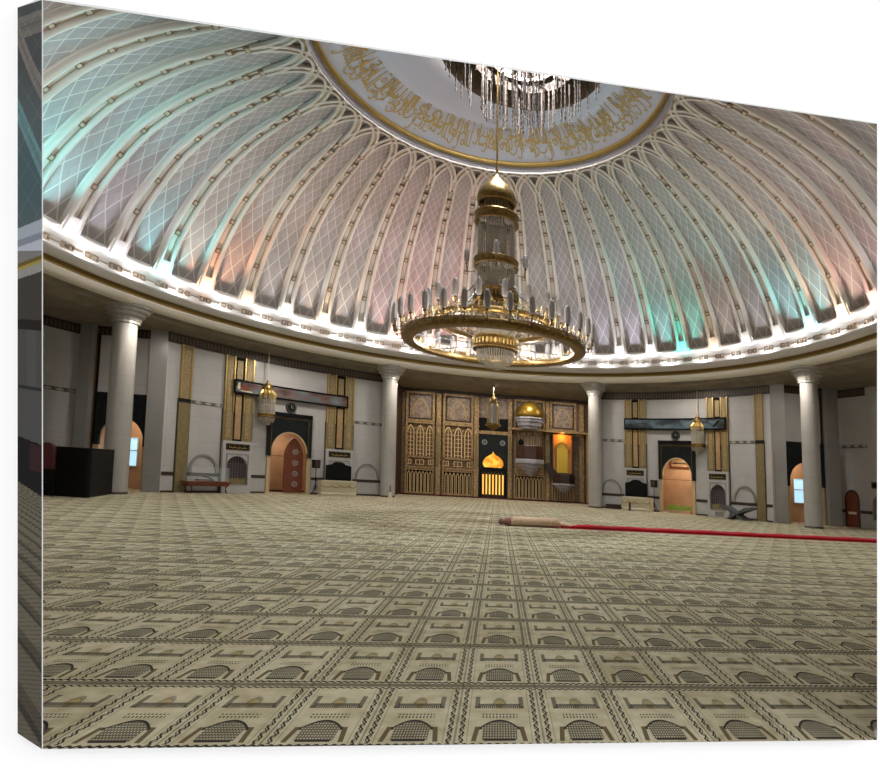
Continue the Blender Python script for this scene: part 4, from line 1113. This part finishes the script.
# ---------------------------------------------------------------- floor things
# black partition
o = thing('partition', (-16.4, 24.4, 0), 'long black head-high partition at the left in front of the marble column', 'partition')
A_, B_, C_ = (-15.13, 23.79), (-20.5, 25.22), (-16.13, 26.83)
def wallseg(b, p, q, h_, th, mt):
    p, q = Vector((*p, 0)), Vector((*q, 0)); d = (q-p).normalized(); n = Vector((-d.y, d.x, 0))*th
    c = [p, q, q+n, p+n]
    for i in range(4):
        a_, b_ = c[i], c[(i+1) % 4]; b.face([a_, b_, b_+Vector((0, 0, h_)), a_+Vector((0, 0, h_))], mt)
    b.face([v+Vector((0, 0, h_)) for v in c], mt)
b = MB(); wallseg(b, B_, A_, 1.83, .08, 'black'); b.build('front_panel', o)
b = MB(); wallseg(b, A_, C_, 1.83, .08, 'black'); b.build('side_panel', o)
b = MB(); b.tube([(*B_, 1.84), (*A_, 1.84), (*C_, 1.84)], .025, 'black'); b.build('top_rail', o)
# maroon high-backed chair in front of it
hx, hy = -16.52, 23.72; F = Pt((hx, hy, 0), -.26)
o = thing('high_backed_chair', (hx, hy, 0), 'dark red round-topped high-backed chair against the black partition', 'chair')
b = MB(); b.poly(F, archpts(0, .32, 1.0, 1.7, 1.98, 8), -.06, .06, 'maroon'); b.poly(F, archpts(0, .32, 1.0, 1.7, 1.98, 8), .0, -.06, 'maroon'); b.build('backrest', o)
b = MB(); b.rect(F, -.30, .30, .42, 1.02, -.07, .0, 'black'); b.build('back_frame', o)
b = MB(); b.rect(F, -.32, .32, .42, .52, -.1, .38, 'black'); b.build('seat', o)
for u in (-.28, .28):
    for d in (-.05, .33): b = MB(); b.tube([F(u, 0, d), F(u, .42, d)], .025, 'black', cap=True); b.build('leg', o)

# rolled rug and red runner
o = thing('rolled_rug', (1.1, 20.35, 0), 'rolled beige rug with a brownish bunched left end lying on the patterned carpet', 'rug')
b = MB(); n = 20; xs = [.42, .46, .52, .7, 1.3, 1.95, 2.12, 2.2]; rs = [.02, .13, .165, .175, .18, .178, .165, .10]
P = []
for x_, r__ in zip(xs, rs): P.append([(x_ + .0, 20.3 + (x_-1.2)*.04 + r__*1.15*cos(2*pi*k/n), .175*0 + r__*.95 + r__*.95*sin(2*pi*k/n)) for k in range(n+1)])
b.grid(P, 'rugback'); b.build('roll', o)
b = MB(); P = []
for x_, r__ in ((.02, .02), (.05, .10), (.14, .12), (.2, .09), (.3, .14), (.42, .15), (.47, .13)): P.append([(x_, 20.27 + r__*cos(2*pi*k/12), .13 + r__*sin(2*pi*k/12)) for k in range(13)])
b.grid(P, 'dustyrose' if 'dustyrose' in M else 'bunch' if 'bunch' in M else 'rugback'); 
q = b.build('bunched_end', o); q['label'] = 'brownish pink bunched end'; q.data.materials[0] = mat('dusty rose wool', '#8d6358', .9, noise='#6d4a44', nscale=20)
b = MB(); b.tube([(2.14, 20.33, .14), (2.5, 20.33, .09), (2.8, 20.34, .08)], [.13, .1, .06], 'rugback'); b.build('tapered_end', o)
o = thing('red_runner', (9, 20.35, 0), 'long thin rolled red runner stretching right from the rolled beige rug', 'runner')
b = MB(); P = []; n = 10
for i in range(60):
    x_ = 1.5 + 17.5*i/59; r__ = .075 + .006*sin(i*1.3)
    P.append([(x_, 20.36 + .012*sin(i*.7) + r__*1.9*cos(2*pi*k/n), r__*.95 + r__*.95*sin(2*pi*k/n)) for k in range(n+1)])
b.grid(P, 'red'); b.build('roll', o)
b = MB(); b.face([(1.8, 20.1, .012), (19, 20.1, .012), (19, 20.6, .012), (1.8, 20.6, .012)], 'red'); b.face([(1.8, 20.1, .0), (19, 20.1, .0), (19, 20.1, .012), (1.8, 20.1, .012)], 'red'); b.build('loose_edge', o)

# ---------------------------------------------------------------- chandeliers
def collar(b, c, R, z0, z1, mt='gold', n=40):
    b.lathe((c[0], c[1], 0), [(R-.08, z0+.02), (R, z0), (R+.03, z0+.05), (R-.01, z0+.09), (R-.01, z1-.08), (R+.03, z1-.05), (R+.02, z1), (R-.06, z1)], mt, n)
def curtain(b, c, R, z0, z1, n, r=.022, mt='crystal', R2=None):
    R2 = R2 or R
    for k in range(n):
        a = 2*pi*k/n; x0_, y0_ = c[0]+R*cos(a), c[1]+R*sin(a); x1_, y1_ = c[0]+R2*cos(a), c[1]+R2*sin(a)
        m_ = max(2, int((z1-z0)/.2)); path = []; rr = []
        for j in range(m_*2+1):
            t = j/(m_*2); path.append((x0_+(x1_-x0_)*t, y0_+(y1_-y0_)*t, z1-(z1-z0)*t)); rr.append(r*(1.25 if j % 2 else .6))
        b.tube(path, rr, mt, 4)
CH = (CX, CY)
o = thing('chandelier', (CX, CY, 13.5), 'giant gold and crystal chandelier with a broad lamp ring hanging in mid-hall under the dome', 'chandelier')
b = MB(); b.tube([(CX, CY, 13.4), (CX, CY, 19.6)], .035, 'gold'); b.build('rod', o)
b = MB(); b.lathe((*CH, 0), [(.02, 13.75), (.07, 13.6), (.04, 13.5), (.08, 13.35), (.25, 13.15), (.52, 12.9), (.70, 12.62), (.77, 12.35), (.74, 12.2), (.68, 12.12), (.66, 12.2), (.55, 12.7), (.0, 13.1)], 'gold', 40); q = b.build('dome_cap', o); q['label'] = 'gold onion dome cap with open underside'
b = MB(); curtain(b, CH, .45, 11.7, 12.3, 22, .03); curtain(b, CH, .62, 11.7, 12.05, 28, .03, 'gold'); b.build('crown_crystals', o)
for (z0, z1, R) in ((11.35, 11.72, .84), (9.62, 9.92, .84), (8.2, 8.72, .82), (6.4, 6.9, .84)):
    b = MB(); collar(b, CH, R, z0, z1)
    if z1-z0 > .4:
        for k in range(36):
            a = 2*pi*k/36; b.box((CX+(R+.02)*cos(a), CY+(R+.02)*sin(a), (z0+z1)/2), (.05, .05, .2), 'goldleaf', a)
    b.build('collar', o)
for (z0, z1, R, n) in ((9.9, 11.4, .70, 44), (8.65, 9.65, .70, 44), (6.9, 8.25, .70, 44)):
    b = MB(); curtain(b, CH, R, z0, z1, n); curtain(b, CH, R*.55, z0, z1, n//2, .03); q = b.build('crystal_curtain', o); q['label'] = 'cylinder of hanging crystal strings'
b = MB(); curtain(b, CH, .72, 5.95, 6.45, 46, .028, R2=.62); curtain(b, CH, .45, 5.75, 6.4, 30, .03, R2=.35); b.lathe((*CH, 0), [(.62, 5.95), (.4, 5.85), (.38, 5.74), (0, 5.72)], 'crystal', 24); b.build('crystal_basket', o)
def ring(R, w, z0, z1, zc, name, label):
    b = MB(); b.lathe((*CH, 0), [(R-w, z0+.03), (R-w, z0), (R, z0), (R+.03, z0+.04), (R+.02, z1), (R-w*.4, z1), (R-w, z0+.12), (R-w, z0+.03)], 'gold', 96)
    q = b.build(name, o); q['label'] = label
    # pierced filigree crest
    b = MB(); n = int(R*26)
    for k in range(n):
        a = 2*pi*k/n; x_, y_ = CX+R*cos(a), CY+R*sin(a); h_ = (zc-z1)*(1 if k % 2 else .6)
        P = []
        t = Vector((-sin(a), cos(a), 0))*(2*pi*R/n*.45); c0 = Vector((x_, y_, z1)); up = Vector((0, 0, 1))
        pts = [c0-t, c0-t*1.1+up*h_*.4, c0-t*.2+up*h_*.55, c0+up*h_, c0+t*.2+up*h_*.55, c0+t*1.1+up*h_*.4, c0+t]
        b.tube(pts, .022, 'goldleaf' if k % 2 else 'gold', 4)
        if k % 3 == 0: b.tube([c0, c0+up*h_*.7], .05, 'crystal', 5)
    b.build('filigree_crest', o)
ring(3.40, .42, 6.50, 6.78, 7.1, 'lamp_ring', 'broad gold outer ring')
ring(2.25, .24, 7.28, 7.50, 7.85, 'lamp_ring', 'smaller gold upper ring')
b = MB()
for k in range(8):
    a = 2*pi*(k+.3)/8; b.tube([(CX+.75*cos(a), CY+.75*sin(a), 8.9), (CX+2.1*cos(a), CY+2.1*sin(a), 7.5)], .018, 'chrome', 4)
    b.tube([(CX+2.1*cos(a), CY+2.1*sin(a), 7.5), (CX+3.15*cos(a), CY+3.15*sin(a), 6.7)], .018, 'chrome', 4)
    b.tube([(CX+.8*cos(a), CY+.8*sin(a), 6.6), (CX+3.1*cos(a), CY+3.1*sin(a), 6.62)], .018, 'chrome', 4)
b.build('stay_cable', o)
def lamp_mesh():
    b = MB()
    b.lathe((0, 0, 0), [(.0, .78), (.05, .76), (.12, .66), (.15, .5), (.155, .2), (.13, .05), (.06, 0), (0, 0)], 'crystal_lamp', 8, smooth=False)
    b.lathe((0, 0, 0), [(.02, 0), (.09, -.03), (.09, -.08), (.03, -.1), (.02, -.2)], 'golddark', 8)
    for z, r__ in ((-.24, .045), (-.36, .03), (-.46, .045)):
        b.lathe((0, 0, 0), [(0, z+r__), (r__, z), (0, z-r__)], 'crystal_dark', 6)
    return b
lm_ = lamp_mesh().build('crystal_lamp', o, origin=(0, 0, 0)); first = True
spots = [(3.68, 6.96, 32, .13), (2.50, 7.75, 18, .3), (1.12, 9.75, 4, .0)]
for (R, z, n, ph) in spots:
    for k in range(n):
        a = 2*pi*k/n + ph
        q = lm_ if first else lm_.copy()
        if not first: COL.objects.link(q); q.parent = o
        first = False
        q.location = (R*cos(a), R*sin(a), z-13.5 + lift(R*cos(a)))
        q.scale = (.72, .72, .85) if R > 2 else (.65, .65, .75)
for (R, z, n, ph) in spots:
    for k in range(n):
        b = MB(); a = 2*pi*k/n + ph; Ri = {3.68: 3.38, 2.5: 2.22, 1.12: .8}[R]
        b.tube([(CX+Ri*cos(a), CY+Ri*sin(a), z-.3), (CX+(R-.06)*cos(a), CY+(R-.06)*sin(a), z-.36), (CX+R*cos(a), CY+R*sin(a), z-.08)], .025, 'gold', 4); b.build('lamp_bracket', o)

# crown chandelier under the skylight
KX, KY, KZ = CX+1.0, CY, 18.5
o = thing('crown_chandelier', (KX, KY, KZ), 'dark bronze crown chandelier with long crystal strings at the top of the dome', 'chandelier')
b = MB(); b.lathe((KX, KY, 0), [(3.4, KZ), (3.42, KZ+.25), (3.3, KZ+.3), (2.3, KZ+.12), (2.2, KZ+.02), (3.4, KZ)], 'crownbronze' if 'crownbronze' in M else 'golddark', 72); q = b.build('crown_ring', o)
q.data.materials[0] = mat('dark bronze', '#4c3819', .5, .3, noise='#2f2312', nscale=5)
b = MB()
for k in range(12):
    a = 2*pi*k/12; b.tube([(KX+2.3*cos(a), KY+2.3*sin(a), KZ+.1), (KX+1.7*cos(a+.3), KY+1.7*sin(a+.3), KZ+.25), (KX+.6*cos(a), KY+.6*sin(a), KZ+.1)], .09, 'crystal_dark', 6)
b.lathe((KX, KY, 0), [(1.75, KZ), (1.8, KZ+.2), (1.5, KZ+.2), (1.45, KZ)], 'crystal_dark', 48); b.lathe((KX, KY, 0), [(.6, KZ), (.65, KZ+.2), (0, KZ+.3)], 'crystal_dark', 24); b.build('scroll_frame', o)
def string_mesh(L_):
    b = MB(); n = int(L_/.11); path = []; rr = []
    for j in range(n+1): path.append((0, 0, -L_*j/n)); rr.append(.042 if j % 2 else .015)
    b.tube(path, rr, 'crystal_dark', 4); return b
ms = [string_mesh(l).build('crystal_string', o, origin=(0, 0, 0)) for l in (1.3, 1.9, 2.5, 3.0)]
r_ = random.Random(9); cnt = [0, 0, 0, 0]
for ringR, n in ((3.0, 30), (2.3, 24), (1.6, 20), (.9, 14), (.35, 8)):
    for k in range(n):
        a = 2*pi*(k + r_.random()*.6)/n; R = ringR + r_.uniform(-.12, .12)
        i = 0 if ringR == 3.0 else (1 if ringR == 2.3 else (2 if ringR == 1.6 else 3))
        q = ms[i] if cnt[i] == 0 else ms[i].copy()
        if cnt[i]: COL.objects.link(q); q.parent = o
        cnt[i] += 1
        q.location = (R*cos(a), R*sin(a), .05 + r_.uniform(0, .15) + lift(R*cos(a)))
for k in range(3):
    b = MB(); a = 2*pi*k/3+.4; b.tube([(KX+2.0*cos(a), KY+2.0*sin(a), KZ+.2), (KX+1.9*cos(a), KY+1.9*sin(a), 20.3)], .025, 'golddark', 4); b.build('hanging_rod', o)

# hanging lanterns
def lantern(x, y, ztop, zb, zt, R, label, slim=False):
    o = thing('hanging_lantern', (x, y, ztop), label, 'lantern', 'lanterns hanging under the gallery')
    H_ = zt-zb
    b = MB(); b.tube([(x, y, zt-.05), (x, y, ztop)], .022, 'cream'); b.lathe((x, y, 0), [(.12, ztop), (.1, ztop-.08), (.02, ztop-.1)], 'golddark', 12); b.build('rod', o)
    b = MB(); b.lathe((x, y, 0), [(.0, zt), (.08, zt-.06), (.05, zt-.14), (R*.45, zt-.25), (R*.62, zt-.45), (R*.6, zt-.56)], 'gold', 24); b.build('cap', o)
    b = MB()
    if not slim:
        n = 12; top = zt-.56
        P = []
        for k in range(n*2+1):
            a = pi*k/n; rr = R*(1.05 if k % 2 == 0 else .72)
            P.append([(x+R*.55*cos(a), y+R*.55*sin(a), top+.05), (x+rr*cos(a), y+rr*sin(a), top-.22), (x+rr*.92*cos(a), y+rr*.92*sin(a), top-.38 - (.18 if k % 2 == 0 else 0))])
        b.grid(P, 'goldleaf', smooth=False); q = b.build('star_collar', o)
        b = MB(); curtain(b, (x, y), R*.85, zb+.45, top-.3, 28, .028); curtain(b, (x, y), R*.5, zb+.1, top-.3, 16, .03); b.build('crystal_curtain', o)
        b = MB(); collar(b, (x, y), R*.95, zb+.34, zb+.55, 'gold', 24); b.build('lower_ring', o)
        b = MB(); curtain(b, (x, y), R*.85, zb+.1, zb+.36, 20, .04, R2=R*.7); curtain(b, (x, y), R*.45, zb-.08, zb+.36, 12, .04, R2=R*.3); b.build('fringe', o)
    else:
        for k in range(6):
            a = pi*k/3+.3; b.tube([(x+R*.3*cos(a), y+R*.3*sin(a), zt-.5), (x+R*.95*cos(a), y+R*.95*sin(a), zt-.85), (x+R*.95*cos(a), y+R*.95*sin(a), zb+.5), (x+R*1.1*cos(a), y+R*1.1*sin(a), zb+.3)], .035, 'goldleaf', 5)
        b.build('cage', o)
        b = MB(); b.lathe((x, y, 0), [(R*.7, zt-.75), (R*.72, zb+.5)], 'crystal_lamp', 12, smooth=False); b.build('glass', o)
        b = MB(); b.lathe((x, y, 0), [(R*1.25, zb+.42), (R*1.3, zb+.32), (R*.8, zb+.2), (R*.3, zb+.05), (0, zb)], 'gold', 12, smooth=False); b.build('tray', o)
lantern(-12.75, 33.64, 8.12, 3.85, 6.28, .46, 'gold and crystal hanging lantern in front of the left marble wall')
lantern(12.30, 34.01, 8.12, 3.85, 6.28, .46, 'gold and crystal hanging lantern in front of the right marble wall')
lantern(-.37, 39.0, 7.80, 4.75, 7.25, .42, 'slim gold caged lantern hanging before the glowing prayer niche', True)

# recessed downlights in the soffit
dl = None
for k in range(-28, 29):
    a = k*3.75 + 1.2
    for R, zz in ((16.75, 8.135), (18.6, 7.78)):
        if R > 18 and abs(a) < 62: continue
        x, y = polar(a, R)
        if dl is None:
            b = MB(); b.lathe((x, y, zz), [(.07, -.012), (.10, -.012), (.11, .0)], 'chrome', 12); b.lathe((x, y, zz), [(0, -.004), (.07, -.010)], 'black', 12)
            dl = b.build('downlight', origin=(x, y, zz)); q = dl
        else: q = dl.copy(); COL.objects.link(q); q.location = (x, y, zz + lift(x))
        tag(q, 'small dark recessed downlight in the gallery soffit', 'downlight', 'recessed downlights in the gallery soffit')

# ---------------------------------------------------------------- lights
def area(name, loc, size, e, col, rot=(0, 0, 0), shape='DISK'):
    L = bpy.data.lights.new(name, 'AREA'); L.shape = shape; L.size = size; L.energy = e; L.color = col
    o = bpy.data.objects.new(name, L); COL.objects.link(o); o.location = loc; o.rotation_euler = rot; return o
WH, CY_, OR, TE, PK, LV, WM = (.86, .92, 1), (.3, .9, 1), (1, .52, .34), (.06, .9, .8), (1, .58, .56), (.75, .8, 1), (1, .82, .66)
cols = {-12: (CY_, 3.4), -11: (LV, 1.0), -10: (LV, .9), -9: (CY_, 2.6), -8: (OR, 2.6), -7: (WM, .9), -6: (WH, 1.2), -5: (WM, 2.0), -4: (WH, 1.3), -3: (PK, 2.6), -2: (PK, 2.6), -1: (PK, 2.0), 0: (CY_, 1.0), 1: (WM, 1.6), 2: (WH, .9), 3: (LV, 1.3), 4: (LV, 1.9), 5: (LV, 1.7), 6: (TE, 3.0), 7: (WM, 1.0), 8: (WH, .9), 9: (WH, 1.0), 10: (CY_, 3.2), 11: (WM, 2.6), 12: (PK, 2.0), 13: (WH, 1.2), -13: (CY_, 3.2), -14: (WH, 1.2)}
for i in range(-15, 16):
    c_, e_ = cols.get(i, (WH, 1.2)); a = i*BAY
    x, y = polar(a + RIB0, 16.06)
    L = bpy.data.lights.new('cove_uplight', 'SPOT'); L.energy = 430*e_**.9; L.color = c_; L.spot_size = rad(84); L.spot_blend = .7; L.shadow_soft_size = .06
    o = bpy.data.objects.new('cove_uplight', L); COL.objects.link(o); o.location = (x, y, 8.97 + lift(x))
    d = Vector((-sin(rad(a))*.46, -cos(rad(a))*.46, 1)); o.rotation_euler = (-d).to_track_quat('Z', 'Y').to_euler()
for i in range(-15, 16):
    a = (i+.5)*BAY; x, y = polar(a + RIB0, 16.2); area('cove_fill', (x, y, 8.96 + lift(x)), .5, 15, (.93, .95, 1), rot=(pi, 0, 0))  # added white fill between the uplights, evens out the band
# chandelier bulbs and ambient gallery light
for k in range(12):
    a = 2*pi*k/12; L = bpy.data.lights.new('chandelier_bulb', 'POINT'); L.energy = 50; L.color = (1, .95, .9); L.shadow_soft_size = .25
    o = bpy.data.objects.new('chandelier_bulb', L); COL.objects.link(o); o.location = (CX+2.95*cos(a), CY+2.95*sin(a), 6.95+lift(CX+2.95*cos(a)))
area('skylight', (CX+.9, CY, 20.7), 4.0, 8500, (.9, .95, 1))
for a in (-130, -100, -70, -45, -20, 0, 20, 45, 70, 100, 130):
    x, y = polar(a, 15.6 if abs(a) > 10 else 17.5); o = area('gallery_downlight', (x, y, 7.7+lift(x)), .5, 90, (1, .93, .85))
for x_ in (-5.5, -3, 2.2, 5): area('screen_fill', (x_, 40.6, 7.7+lift(x_)), .4, 62, (1, .9, .74), rot=(0, 0, 0))  # added fill lights to brighten the gilded screen, no fittings there

WORLD = 0.70
# world: soft white studio, brighter from the upper right
w = bpy.data.worlds.new('studio'); scene.world = w; w.use_nodes = True; nt = w.node_tree; V.nt = nt
bg = nt.nodes['Background']; tc = nt.nodes.new('ShaderNodeTexCoord'); sp = nt.nodes.new('ShaderNodeSeparateXYZ'); nt.links.new(tc.outputs['Generated'], sp.inputs[0])
zz = (V(sp.outputs[2]) - .22) / .50
band = mx(1 - zz*zz, 0)
st = (band * mx(V(sp.outputs[0])*.8 + .75, .12) * 3.0 + .25) * WORLD
nt.links.new(st.s, bg.inputs['Strength']); bg.inputs['Color'].default_value = (1, 1, 1, 1)

# ---------------------------------------------------------------- camera
f, px, py, roll, pitch, yaw = 569.896, 581.490, 425.347, -.0042818, .0880664, .1449224
cp, sp_, cyw, syw = cos(pitch), sin(pitch), cos(yaw), sin(yaw)
fw = Vector((syw*cp, cyw*cp, sp_)); rt = Vector((cyw, -syw, 0)); up = rt.cross(fw)
r2 = rt*cos(roll) + up*sin(roll); u2 = up*cos(roll) - rt*sin(roll)
cam = bpy.data.cameras.new('camera'); co = bpy.data.objects.new('camera', cam); COL.objects.link(co)
cam.sensor_fit = 'HORIZONTAL'; cam.sensor_width = 36; cam.lens = f/880*36
cam.shift_x = (440-px)/880; cam.shift_y = (py-385.5)/880; cam.clip_end = 200
mw = Matrix((r2, u2, -fw)).transposed().to_4x4(); mw.translation = (0, 0, 1.7); co.matrix_world = mw
scene.camera = co
scene.view_settings.view_transform = 'Standard'; scene.view_settings.look = 'None'; scene.view_settings.gamma = 1
scene.view_settings.exposure = 0.48; scene.view_settings.use_curve_mapping = False
